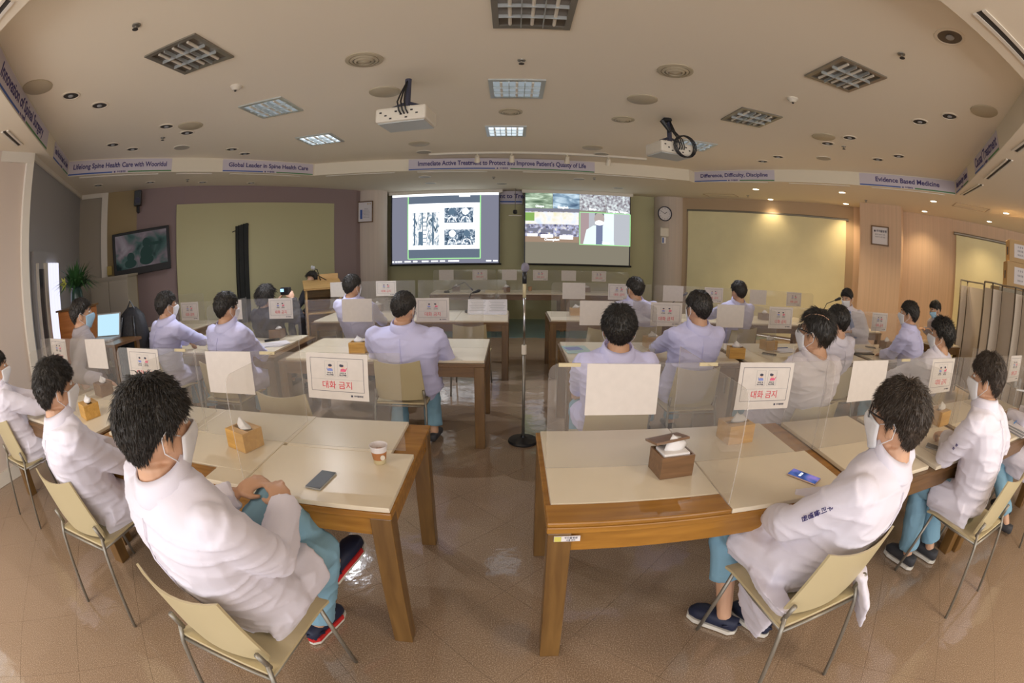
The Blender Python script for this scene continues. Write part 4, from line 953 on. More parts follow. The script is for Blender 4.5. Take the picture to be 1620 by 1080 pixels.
for s in (-1, 1):
    o = MB().box((s*.135, 0, .10), (.265, .004, .19)).build('page', MT['paper'], t); o.rotation_euler = (math.radians(-14), 0, s*.10)
    m = MB()
    for k in range(7): m.box((s*.135, -.004, .175-.022*k), (.22-.03*(k % 3), .0015, .005))
    o2 = m.build('print', MT['grey'], t); o2.rotation_euler = o.rotation_euler
o = MB(); o.box((0, .03, .004), (.50, .20, .008)); o.build('sheet', MT['paper'], t)
P = onz(1365, 560, .745); t = empty('board_gap', (P.x, P.y, .746), .2); tag(t, 'dark folder strip beside the short-haired man at right', 'board_gap'); MB().box((0, 0, .006), (.32, .06, .012), -.35).build('cover', MT['black'], t); MB().box((.15, .12, .003), (.26, .18, .004)).build('sheet', MT['paper'], t)  # black strip stands in for the dark gap between table boards
P = onz(1245, 556, .745); t = empty('paper_sheets', (P.x, P.y+.05, .746), .1); tag(t, 'sheet with a pen beside the parted-hair man', 'papers'); MB().box((0, 0, .002), (.30, .21, .002)).build('sheet', MT['paper'], t); MB().tube([(-.15, .08, .008), (.12, .09, .008)], .004, 6).build('pen', MT['bluep'], t)
P = onz(912, 553, .745); t = empty('paper_sheets', (P.x, P.y, .746), .1); tag(t, 'pale printed sheet at the aisle end of the second right row', 'papers'); MB().box((0, 0, .002), (.22, .30, .002)).build('sheet', mat('bluish_paper', (.45, .62, .62), .5), t); MB().box((-.02, .03, .0035), (.14, .12, .001), .2).build('picture', MT['bluep2'], t)
P = onz(1612, 688, .745); t = empty('document_tray', (P.x+.12, P.y+.05, .746), -.1); tag(t, 'stack of papers with a blue pen at the right picture edge', 'papers')
for k in range(6): MB().box((.004*k, -.003*k, .004+.008*k), (.34, .25, .006), .02*k).build('sheet', MT['paper'] if k % 2 else MT['grey'], t)
MB().tube([(-.12, .02, .058), (-.02, .05, .058)], .005, 8).build('pen', mat('blue_pen', (.06, .22, .5), .4), t)
# microphones
def gooseneck(base, pts, lab, head=.017):
    t = empty('microphone', base); tag(t, lab, 'microphone')
    MB().lathe([(.06, 0), (.06, .02), (.045, .035), (.001, .036)], n=18).build('base', MT['black'], t, auto=True)
    L = [Vector(p)-Vector(base) for p in pts]; L[0] = Vector((0, 0, .03))
    MB().tube(L, .006, 6).build('gooseneck', MT['black'], t, smooth=True)
    d = (L[-1]-L[-2]).normalized(); MB().tube([L[-1]-d*.06, L[-1], L[-1]+d*.03, L[-1]+d*.055], [head*.7, head, head*1.25, head*.5], 10).build('capsule', MT['black'], t, smooth=True); return t
b = onz(742, 494, .746); y = b.y
gooseneck(b, [b, aty(741, 475, y), aty(745, 464, y), aty(754, 461, y)], 'desk microphone with a silvery head on the third left row table')
b = Vector((-1.3, 9.05, .746)); gooseneck(b, [b, aty(712, 458, b.y), aty(735, 446, b.y), aty(746, 457, b.y-.2)], 'desk microphone with a long bent neck in the farthest row')
b = Vector((2.02, 6.15, .746)); gooseneck(b, [b, aty(1068, 476, b.y), aty(1083, 466, b.y)], 'desk microphone with dark neck in the third right row')
b = onz(1305, 505, .746); b.y = 5.0; b = Vector((4.55, 5.62, .746)); gooseneck(b, [b, aty(1303, 490, 5.55), aty(1308, 480, 5.5), aty(1326, 473, 5.45)], 'black microphone pointing at the man reading at right', .022)
t = empty('microphone_stand', (.10, 3.635, 0)); tag(t, 'tall microphone stand with round black base in the aisle', 'microphone stand')
MB().lathe([(.128, 0), (.130, .010), (.122, .022), (.05, .034), (.022, .045), (.018, .06)], n=40).build('base', MT['black'], t, auto=True)
MB().tube([(0, 0, .05), (-.002, 0, .78)], .013, 14).build('lower_tube', MT['steel'], t, smooth=True); MB().tube([(-.002, 0, .77), (-.002, 0, .845)], .021, 14).build('clutch', MT['whiteplastic'], t, auto=True)
MB().tube([(-.002, 0, .84), (-.004, 0, 1.24)], .009, 12).build('upper_tube', MT['chrome'], t, smooth=True); MB().tube([(-.004, 0, 1.23), (-.004, 0, 1.345)], .014, 12).build('handle_sleeve', MT['cream'], t, smooth=True)
MB().tube([(-.004, 0, 1.34), (-.004, -.0, 1.43)], .018, 12).build('grip', MT['black'], t, smooth=True)
MB().ell((.0, -.0, 1.468), (.032, .032, .040), 18, 12).build('microphone_head', mat('mesh_silver', (.36, .34, .42), .35, metal=.7, bump=.6, bscale=350), t, smooth=True)
# ------------------------------------------------------------------ lectern at the front left
LX, LY = -2.98, 6.75
t = empty('lectern', (LX, LY, 0), math.radians(28)); tag(t, 'light wooden lectern with two microphones left of the column', 'lectern')
lw = woodmat('light_oak', (.42, .25, .09), (.54, .34, .13), .4)
MB().box((.27, 0, .55), (.03, .50, 1.10)).build('side_panel', lw, t); MB().box((-.27, 0, .55), (.03, .50, 1.10)).build('side_panel', lw, t); MB().box((0, .235, .55), (.51, .03, 1.10)).build('front_panel', lw, t)
MB().box((0, 0, .25), (.51, .44, .02)).build('shelf', MT['wooddark'], t); MB().box((0, 0, .70), (.51, .44, .02)).build('shelf', lw, t); MB().box((0, .02, .9), (.50, .40, .02)).build('back_board', MT['wooddark'], t)
o = MB().box((0, 0, 0), (.62, .56, .03)).build('desktop', lw, t); o.location = (0, 0, 1.13); o.rotation_euler = (math.radians(10), 0, 0)
MB().box((.12, .24, 1.22), (.34, .03, .12)).build('rear_ledge', lw, t)
for s in (0, 1):
    MB().tube([(.0+.14*s, .2, 1.15), (-.06-.02*s, .16, 1.28+.08*(1-s)), (-.12+.0*s, .08, 1.38-.01*s)], .007, 6).build('gooseneck', MT['black'], t, smooth=True)
    MB().ell((-.12-.03*(1-s), .07, 1.40-.01*s), (.022, .022, .035), 10, 8).build('microphone_head', MT['grey'], t, smooth=True)
# ------------------------------------------------------------------ left side: television, speaker, cabinet, plant, lectern, backpack, laptop
c = onwall(223.5, 398, (-6.20, 5.0), (-5.45, 5.81)); d = Vector((.75, .81, 0)).normalized(); n = Vector((d.y, -d.x, 0))
t = empty('television'); t.matrix_world = basis(c+n*.02, d, n) @ Matrix.Rotation(math.radians(3.0), 4, 'Z'); tag(t, 'black flat television on the mauve wall showing a dim picture', 'television')
MB().box((0, 0, 0), (1.06, .70, .07)).build('housing', mat('glossy_black', (.012, .012, .014), .6), t, bevel=.01)
MB().box((0, .035, .037), (.95, .54, .004)).build('display', noisepic('tv_picture', [(.006, .009, .009), (.025, .04, .036), (.07, .055, .06), (.10, .085, .09)], 2.6, 3, 1, .6), t)
for (x_, y_, rx, ry) in ((-.20, -.06, .07, .075), (-.21, -.16, .11, .07), (.10, .13, .07, .08), (.09, -.04, .11, .12), (.09, -.14, .13, .08), (.26, .10, .14, .025)):
    m = MB(); m.X = Matrix.Translation((x_, y_, .0395)) @ Matrix.Diagonal((rx, ry, 1, 1)); m.lathe([(1, 0), (1, .001)], n=18); m.build('picture_figure', emat('tv_figure', (.012, .022, .019), 1) if 'tv_figure' not in bpy.data.materials else bpy.data.materials['tv_figure'], t)
MB().tube([(0, 0, -.03), (0, 0, -.12)], .03, 8).build('bracket', MT['black'], t)
c = onwall(219, 316, (-6.33, 4.96), (-5.35, 6.05)); t = empty('wall_speaker', c+Vector((.12, -.12, 0)), math.radians(40)); tag(t, 'black loudspeaker high on the wall above the television', 'loudspeaker')
MB().box((0, 0, 0), (.13, .15, .24)).build('cabinet', MT['black'], t, bevel=.008); o = MB().lathe([(.05, 0), (.03, -.01)], n=18).build('cone', MT['ink'], t); o.matrix_local = basis((0, -.077, -.04), (1, 0, 0), (0, -1, 0))
MB().tube([(0, .05, -.12), (0, .06, -.20), (0, .13, -.2)], .03, 8).build('bracket', MT['black'], t)
c0_, c1_ = Vector((-5.86, 4.22, 0)), Vector((-5.24, 4.52, 0)); d = (c1_-c0_).normalized(); n = Vector((-d.y, d.x, 0))
t = empty('cabinet', (c0_+c1_)/2+n*.22, math.atan2(d.y, d.x)); tag(t, 'beige two-door cabinet below the television', 'cabinet'); cm = mat('beige_laminate', (.30, .26, .19), .6)
MB().box((0, 0, .78), (.70, .40, 1.56)).build('body', cm, t); MB().box((-.175, -.205, .80), (.34, .018, 1.46)).build('door', cm, t, bevel=.006); MB().box((.175, -.205, .80), (.34, .018, 1.46)).build('door', cm, t, bevel=.006)
for s, dr_ in zip((-1, 1), [c_ for c_ in t.children if c_.name.startswith('door')]): MB().box((s*.03, -.222, .98), (.012, .02, .16)).build('handle', MT['whitetrim'], dr_)
MB().box((0, 0, 1.575), (.73, .44, .03)).build('top', cm, t)
P = aty(122, 488, 3.15); t = empty('side_lectern', (P.x, P.y, 0), math.radians(25)); tag(t, 'orange-brown wooden stand with a plant behind the seated man at left', 'stand')
zt = P.z; ob = woodmat('orange_brown_wood', (.36, .12, .03), (.48, .18, .05), .4)
MB().box((0, 0, zt/2), (.42, .36, zt)).build('body', ob, t, bevel=.01); MB().box((0, 0, zt+.01), (.46, .40, .02)).build('top', MT['wooddark'], t)
t2 = empty('potted_plant', (P.x+.02, P.y, zt+.02)); tag(t2, 'dark green bushy plant with a yellow lily in a dark vase on the wooden stand', 'plant')
MB().lathe([(.07, 0), (.09, .05), (.08, .16), (.06, .20), (.075, .22)], n=20).build('vase', mat('dark_green_vase', (.02, .05, .04), .3), t2, auto=True)
lf = mat('plant_leaf', (.025, .085, .02), .5); m = MB(); r_ = random.Random(3)
for k in range(170):
    a = r_.uniform(0, 2*PI); e = r_.uniform(.15, 1.35); L = r_.uniform(.22, .40); b0 = Vector((.03*math.cos(a), .03*math.sin(a), .2)); dr = Vector((math.cos(a)*math.cos(e), math.sin(a)*math.cos(e), math.sin(e)))
    mid = b0+dr*L*.6; tip = b0+dr*L+Vector((0, 0, -.12*math.cos(e))); w = Vector((-math.sin(a), math.cos(a), 0))*.014
    m.add([b0-w*.4, b0+w*.4, mid+w, tip, mid-w], [(0, 1, 2, 4), (4, 2, 3)])
tag(m.build('foliage', lf, t2), kind='stuff')
fm = mat('yellow_lily', (.50, .50, .06), .6)
for k in range(6):
    a = k*PI/3; mm = MB(); ctr = Vector((.02, -.20, .27)); pd = Vector((math.cos(a), -.3, math.sin(a))).normalized(); side_ = pd.cross(Vector((0, -1, 0)))*.02
    mm.add([ctr, ctr+pd*.045+side_, ctr+pd*.09, ctr+pd*.045-side_, ctr+pd*.045+Vector((0, -.01, 0))], [(0, 1, 4), (1, 2, 4), (2, 3, 4), (3, 0, 4)]); mm.build('petal', fm, t2)
P = aty(186, 545, 2.95); chair(P.x+.12, 3.06, -30, 'cream chair under the black backpack at left')
t = empty('backpack', (P.x+.14, 3.08, .462), .35); t.scale = (1.15, 1.15, 1.25); tag(t, 'black backpack hung on the chair beside the laptop man', 'backpack')
m = MB(); m.loft([[(w*math.cos(q)*1.0, dd_*math.sin(q)+off, z) for q in [2*PI*i/16 for i in range(16)]] for z, w, dd_, off in ((0, .13, .07, 0), (.05, .18, .11, 0), (.25, .19, .13, -.01), (.46, .17, .11, 0), (.60, .13, .08, .01), (.66, .05, .03, .02))]); m.build('bag', mat('black_nylon', (.012, .013, .018), .6, bump=.2, bscale=60), t, smooth=True)
for s in (-1, 1): MB().tube([(s*.06, -.08, .60), (s*.09, -.14, .38), (s*.08, -.13, .08)], .012, 6).build('strap', MT['black'], t, smooth=True)
MB().tube([(-.04, 0, .65), (0, 0, .71), (.04, 0, .65)], .008, 6).build('handle', MT['black'], t); MB().box((.02, -.125, .2), (.012, .01, .30)).build('zip', MT['grey'], t)
P = aty(158, 540, 2.72); t0_ = empty('raised_table', (P.x+.10, 2.78, 0)); tag(t0_, 'small raised table under the laptop at left', 'table'); MB().box((0, 0, P.z-.012), (.62, .38, .024)).build('tabletop', MT['wooddark'], t0_)
for sx_ in (-1, 1):
    for sy_ in (-1, 1): MB().box((sx_*.27, sy_*.15, (P.z-.024)/2), (.04, .04, P.z-.024)).build('leg', MT['woodleg'], t0_)
t = empty('laptop', (P.x, 2.76, P.z+.001), math.radians(14)); tag(t, 'laptop with a bright pale blue screen before the masked man at left', 'laptop')
MB().box((0, 0, .008), (.33, .23, .016)).build('keyboard_base', MT['grey'], t); o = MB().box((0, 0, .11), (.33, .01, .22)).build('screen_lid', MT['grey'], t); o.location = (0, .115, .012); o.rotation_euler = (math.radians(-12), 0, 0)
MB().box((0, -.006, .11), (.305, .002, .195)).build('display', emat('laptop_display', (.45, .68, .80), 1), o)
# dark pleated strip on the green wall
c = onwall(381, 356, C0[6], C0[7]); c2 = onwall(381, 480, C0[6], C0[7]); dw = Vector((C0[7][0]-C0[6][0], C0[7][1]-C0[6][1], 0)).normalized(); nw = Vector((dw.y, -dw.x, 0))
t = empty('folded_curtain', (c.x+nw.x*.06, c.y+nw.y*.06, 0), math.atan2(dw.y, dw.x)); tag(t, 'narrow black folded curtain hanging before the green wall panel', 'curtain')
for k in range(5): MB().bbox((-.13+.052*k, -.02-.012*(k % 2), .5), (-.13+.052*k+.046, .02, 2.20+.012*k)).build('fold', mat('black_cloth', (.018, .02, .018), .8) if k == 0 else bpy.data.materials['black_cloth'], t)
MB().tube([(-.2, 0, 2.1), (.14, 0, 2.22)], .008, 6).build('rod', MT['black'], t)
# outlet plate on the ochre strip
c = onwall(174, 428, C0[4], C0[5]); o = MB().box(c+Vector((.03, -.03, 0)), (.09, .09, .14), PI/4).build('wall_switch', mat('yellow_plate', (.42, .30, .05), .5)); tag(o, 'small yellowish wall plate left of the television', 'wall plate')
# ------------------------------------------------------------------ right side: folding screens, boxes, shelf
def fscreen(pts, ztops, lab):
    t = empty('folding_screen', (pts[0][0], pts[0][1], 0)); tag(t, lab, 'folding screen')
    cloth = MT['scloth']; ox, oy = pts[0]
    for i in range(len(pts)-1):
        a, b = Vector((pts[i][0]-ox, pts[i][1]-oy, 0)), Vector((pts[i+1][0]-ox, pts[i+1][1]-oy, 0)); d = (b-a).normalized(); n = Vector((-d.y, d.x, 0))*.004
        z0, z1 = .12, ztops-.08
        q = [a+d*.02+n, b-d*.02+n, b-d*.02-n, a+d*.02-n]
        MB().prism([(p.x, p.y) for p in q], z0, z1).build('cloth_panel', cloth, t)
        MB().tube([a+Vector((0, 0, ztops)), b+Vector((0, 0, ztops))], .012, 8).build('top_rail', MT['steel'], t)
        MB().tube([a+Vector((0, 0, .10)), b+Vector((0, 0, .10))], .010, 8).build('bottom_rail', MT['steel'], t)
    for p in pts: MB().tube([(p[0]-ox, p[1]-oy, .01), (p[0]-ox, p[1]-oy, ztops)], .014, 8).build('post', MT['darkpost'], t, smooth=True)
    return t
MT['scloth'] = mat('cream_cloth_screen', (.70, .62, .52), .8, bump=.1, bscale=40); MT['darkpost'] = mat('brown_post', (.10, .075, .05), .4, metal=.4)
def at_d(px, py, D):
    d = ray(px, py); return (EYE.x+d.x*D/math.hypot(d.x, d.y), EYE.y+d.y*D/math.hypot(d.x, d.y))
fscreen([at_d(1520, 447, 8.0), at_d(1531, 447, 8.15), at_d(1557, 449, 7.8)], 1.74, 'shorter pale folding screen at right, half hidden behind the taller one')
fscreen([at_d(1558, 445, 7.4), at_d(1571, 447, 7.15), at_d(1586, 449, 7.5), at_d(1607, 451, 7.0), at_d(1619, 453, 7.3), at_d(1640, 458, 6.9)], 1.77, 'tall five-panel cream folding screen at the right edge')
def cbox(px, py, D, w, d, hgt, rz, z0, lab):
    x, y = at_d(px, py, D); t = empty('cardboard_box', (x, y, z0), rz); tag(t, lab, 'cardboard box')
    MB().box((0, 0, hgt/2), (w, d, hgt)).build('carton', MT['cardboard'], t, bevel=.005); MB().box((0, 0, hgt+.001), (w, .05, .002)).build('tape', mat('tape_brown', (.42, .30, .14), .3), t)
    MB().box((-.03, -d/2-.002, hgt*.52), (.26, .003, hgt*.62)).build('paper_label', MT['paper'], t)
    for k in range(3): letter(['수 술 실', '의료용품', '2020. 09'][k], .035, MT['ink'], t, basis((-.03, -d/2-.0045, hgt*(.70-.18*k)), (1, 0, 0), (0, -1, 0)))
    MB().box((-w/2-.002, 0, hgt*.5), (.003, .12, .12)).build('printed_mark', MT['ink'], t); return t
bx = at_d(1609, 450, 8.3)
t = empty('shelf_cabinet', (bx[0]+.25, bx[1]-.15, 0), -PI/4); tag(t, 'pale cabinet behind the folding screen carrying the cardboard boxes', 'cabinet'); MB().box((0, 0, .88), (1.5, .6, 1.76)).build('body', cm, t, bevel=.01); MB().box((-.37, -.31, .88), (.7, .02, 1.66)).build('door', cm, t); MB().box((.37, -.31, .88), (.7, .02, 1.66)).build('door', cm, t)
cbox(1612, 450, 8.3, .62, .45, .40, -PI/4-.15, 1.762, 'lower cardboard box at the far right with a white paper label')
cbox(1613, 400, 8.3, .52, .42, .33, -PI/4-.15, 2.164, 'upper cardboard box at the far right with a white paper label')
P = onz(1614, 556, .6); t = empty('instrument_cart', (6.1, 2.35, 0), -.6); tag(t, 'low metal cart with small items at the right edge before the screens', 'cart')
MB().box((0, 0, .62), (.6, .45, .02)).build('tray', MT['chrome'], t); 
for a_ in (-1, 1):
    for b_ in (-1, 1): MB().tube([(a_*.28, b_*.2, 0), (a_*.28, b_*.2, .66)], .01, 6).build('leg', MT['chrome'], t)
for k in range(4): MB().lathe([(.03, 0), (.03, .07), (.015, .08)], (-.2+.12*k, .05*(k % 2), .632), 12).build('jar', MT['grey'], t)
# ------------------------------------------------------------------ people
MT['skin'] = mat('skin', (.60, .35, .22), .5, bump=.04, bscale=90)
MT['coatw'] = mat('white_coat_cloth', (.74, .71, .80), .8, bump=.12, bscale=14, sheen=.1)
MT['coatlit'] = mat('cool_lit_white_coat_cloth', (.67, .67, .97), .8, bump=.12, bscale=14, sheen=.1)  # white coat cloth with the bluish light painted into its colour
MT['coatg'] = mat('grey_shirt_cloth', (.42, .38, .40), .85, bump=.12, bscale=14)
MT['scrub'] = mat('blue_scrub_cloth', (.22, .40, .52), .85, bump=.15, bscale=12)
MT['scrubd'] = mat('dark_scrub_cloth', (.12, .20, .30), .85, bump=.15, bscale=12)
MT['hair'] = mat('black_hair', (.022, .018, .014), .45, spec=.6, bump=.5, bscale=120, mapscale=(1, 1, .3))
MT['hairb'] = mat('dark_brown_hair', (.050, .034, .022), .45, spec=.6, bump=.5, bscale=120, mapscale=(1, 1, .3))
MT['mask'] = mat('white_mask', (.78, .78, .80), .8); MT['maskb'] = mat('blue_mask', (.36, .58, .76), .8)
MT['croc'] = mat('navy_clog', (.015, .02, .05), .6); MT['sole'] = mat('white_sole', (.70, .66, .58), .6); MT['crocred'] = mat('red_lining', (.55, .02, .02), .6); MT['shoe'] = mat('dark_shoe', (.04, .04, .045), .6)
MT['eye'] = mat('eye', (.7, .68, .65), .2); MT['shirt'] = mat('blue_shirt', (.25, .34, .60), .8); MT['blackcloth'] = mat('dark_clothing', (.035, .035, .045), .85)

def fuse(mb, name, m, parent, voxel, it=5, disp=None, fac=.5):
    me = mb.mesh('tmp', m); o = bpy.data.objects.new('tmp', me); COL.objects.link(o)
    r = o.modifiers.new('r', 'REMESH'); r.mode = 'VOXEL'; r.voxel_size = voxel
    if it: s = o.modifiers.new('s', 'SMOOTH'); s.iterations = it; s.factor = fac
    dg = bpy.context.evaluated_depsgraph_get(); new = bpy.data.meshes.new_from_object(o.evaluated_get(dg)); new.name = name
    bpy.data.objects.remove(o); bpy.data.meshes.remove(me)
    new.materials.clear(); new.materials.append(m)
    if disp:
        nrm = [v.normal.copy() for v in new.vertices]
        for v, n in zip(new.vertices, nrm):
            v.co += n*disp(v.co)
    new.polygons.foreach_set('use_smooth', [True]*len(new.polygons)); new.update()
    ob = bpy.data.objects.new(name, new); COL.objects.link(ob)
    if parent: ob.parent = parent
    return ob
def ik(a, b, l1, l2, hint):
    d = b-a; L = d.length; mx = (l1+l2)*.999
    if L > mx: b = a+d*(mx/L); d = b-a; L = mx
    u = d/L; x = (l1*l1-l2*l2+L*L)/(2*L); hh = math.sqrt(max(0, l1*l1-x*x)); h_ = Vector(hint); h_ = (h_-u*h_.dot(u)).normalized()
    return a+u*x+h_*hh, b
def ringp(c, rv, dv_, w, d, n=20, pw=.85):
    out = []
    for i in range(n):
        t = 2*PI*i/n; cs, sn = math.cos(t), math.sin(t)
        out.append(c+rv*(w*math.copysign(abs(cs)**pw, cs))+dv_*(d*math.copysign(abs(sn)**pw, sn)))
    return out
def hand(mb, w, dr, up, side, curl, s=1.0, fist=0):
    dr = dr.normalized(); up = (up-dr*up.dot(dr)).normalized(); ac = dr.cross(up); th = ac*(-side)
    R = Matrix((ac, dr, up)).transposed()
    mb.ell(w+dr*.045*s, (.040*s, .052*s, .017*s), 12, 8, R)
    for i, (off, l) in enumerate(((.029, .070), (.0098, .078), (-.0098, .073), (-.028, .058))):
        p = w+dr*.083*s+th*off*s; a = 0; pts = [w+dr*.05*s+th*off*.8*s, p]
        for k, f in enumerate((.45, .32, .23)):
            a += curl*(1.0+.12*i)*(.8 if k == 0 else 1)
            p = p+(dr*math.cos(a)-up*math.sin(a))*l*f*s; pts.append(p)
        mb.tube(pts, [.009*s, .0095*s, .0088*s, .0078*s, .0062*s], 7)
    b = w+dr*.02*s+th*.026*s; d1 = (dr*.65+th*.75-up*.25).normalized(); d2 = (dr*.95+th*.25-up*.35).normalized()
    mb.tube([w+dr*.015*s, b, b+d1*.034*s, b+d1*.034*s+d2*.032*s], [.014*s, .014*s, .0108*s, .0075*s], 7)
HAZ = [(0, 62), (35, 66), (55, 74), (72, 88), (82, 104), (95, 92), (108, 100), (125, 120), (180, 134)]
def hairline(az):
    a = abs(math.degrees(az))
    for (a0, v0), (a1, v1) in zip(HAZ[:-1], HAZ[1:]):
        if a <= a1: return math.radians(v0+(v1-v0)*(a-a0)/(a1-a0))
    return math.radians(134)
def hair(parent, Mh, style, n, m, seed, sc, root):
    r_ = random.Random(seed); NU, NV = (48, 18) if n > 500 else (32, 12)
    c0 = Vector((0, -.010, .014)); R = Vector((.079, .099, .107))
    th_top, th_side = {'short': (.014, .008), 'under': (.020, .002), 'curly': (.022, .022), 'full': (.017, .013), 'long': (.024, .030), 'crop': (.010, .006)}[style]
    off = Vector((seed*3.7, seed, 0))
    def th_(az, ph, hl):
        f = min(1, max(0, (hl-ph)/math.radians(22))); top = max(0, min(1, (1.9-ph)/1.0))
        return (.0035+(th_side+(th_top-th_side)*top-.0035)*f**.6)
    def pt(az, ph, extra=0, hl=None):
        d = Vector((math.sin(ph)*math.sin(az), math.sin(ph)*math.cos(az), math.cos(ph)))
        hl = hl or hairline(az); t = th_(az, ph, hl)+extra
        base = Vector((d.x*R.x, d.y*R.y, d.z*R.z))
        if math.cos(ph) < 0:   # narrow towards the nape
            q = -math.cos(ph); base.x *= 1-.28*q; base.y *= 1-.22*q
        nz = noise.noise(d*(9 if style != 'curly' else 14)+off)*(.0045 if style != 'curly' else .008)+noise.noise(Vector((d.x*30, d.y*30, d.z*12))+off)*.0035
        if style == 'crop': nz *= .5
        ps = min(1, max(0, (hl-ph)/.25))
        return c0+base+d*(t+nz*ps)
    xl = {'long': 18}.get(style, 0)
    vs = []; fs = []
    for j in range(NV+1):
        for i in range(NU):
            az = -PI+2*PI*i/NU; hl = hairline(az)+(math.radians(xl) if abs(az) > 1.2 else 0)
            if style == 'under': hl -= .04
            wob = .05*noise.noise(Vector((az*4, seed, 0)))
            ph = .02+(hl+wob-.02)*j/NV; vs.append(pt(az, ph, 0, hl+.02))
    for j in range(NV):
        for i in range(NU):
            a = j*NU+i; b = j*NU+(i+1) % NU; fs.append((a, a+NU, b+NU, b))
    fs.append(tuple(range(NU))[::-1])
    # close the underside just inside the skull
    k0 = len(vs); last = vs[-NU:]
    cen = Vector((0, -.01, .0))
    inner = [cen+(Vector(p)-cen)*.86 for p in last]
    vs += inner
    fs += [(k0-NU+i, k0+i, k0+(i+1) % NU, k0-NU+(i+1) % NU) for i in range(NU)]; fs.append(tuple(range(k0, k0+NU)))
    mb = MB(); mb.X = Mh @ Matrix.Diagonal((sc, sc, sc, 1)); mb.add(vs, fs)
    whorl_az = r_.uniform(2.5, 3.6)
    for q in range(n):
        az = r_.uniform(-PI, PI); hl = hairline(az); u = r_.random()**.6; ph = .05+(hl-.05)*u
        if style == 'under' and u > .55 and r_.random() < .8: continue
        p = pt(az, ph, -.002, hl); p2 = pt(az, min(hl+.1, ph+.06), -.002, hl+.2)
        dn = (p2-p).normalized(); nr = (p-c0).normalized(); sd = dn.cross(nr)
        swirl = (.6*noise.noise(p*22+off)+(.5 if style != 'crop' else .2)*math.sin(az*2+seed))
        fl_ = (dn+sd*swirl*(1.2 if style == 'curly' else .6)).normalized()
        L = {'short': .026, 'under': .045, 'curly': .030, 'full': .034, 'long': .06, 'crop': .010}[style]*r_.uniform(.6, 1.2)
        if style in ('short', 'full') and ph > 1.3: L *= .6
        lift = {'short': .16, 'under': .12, 'curly': .55, 'full': .15, 'long': .05, 'crop': .4}[style]*r_.uniform(.2, 1.3)*(1.9 if ph < .7 else 1)
        w = (.0016 if n > 2500 else .0030)
        a1 = p+fl_*L*.5+nr*lift*L*.5; a2 = p+fl_*L+nr*lift*L*.35
        if style == 'curly': a2 = p+fl_*L*.6+sd*L*.5*r_.uniform(-1, 1)+nr*lift*L*.7
        s2 = fl_.cross(nr).normalized()*w
        mb.add([p-s2, p+s2, a1+s2*.8, a1-s2*.8, a2, p+nr*w*1.2, a1+nr*w], [(0, 1, 2, 3), (3, 2, 4), (1, 5, 6, 2), (5, 0, 3, 6), (2, 6, 4), (6, 3, 4)])
    o = mb.build('hair', m, parent, smooth=True); return o
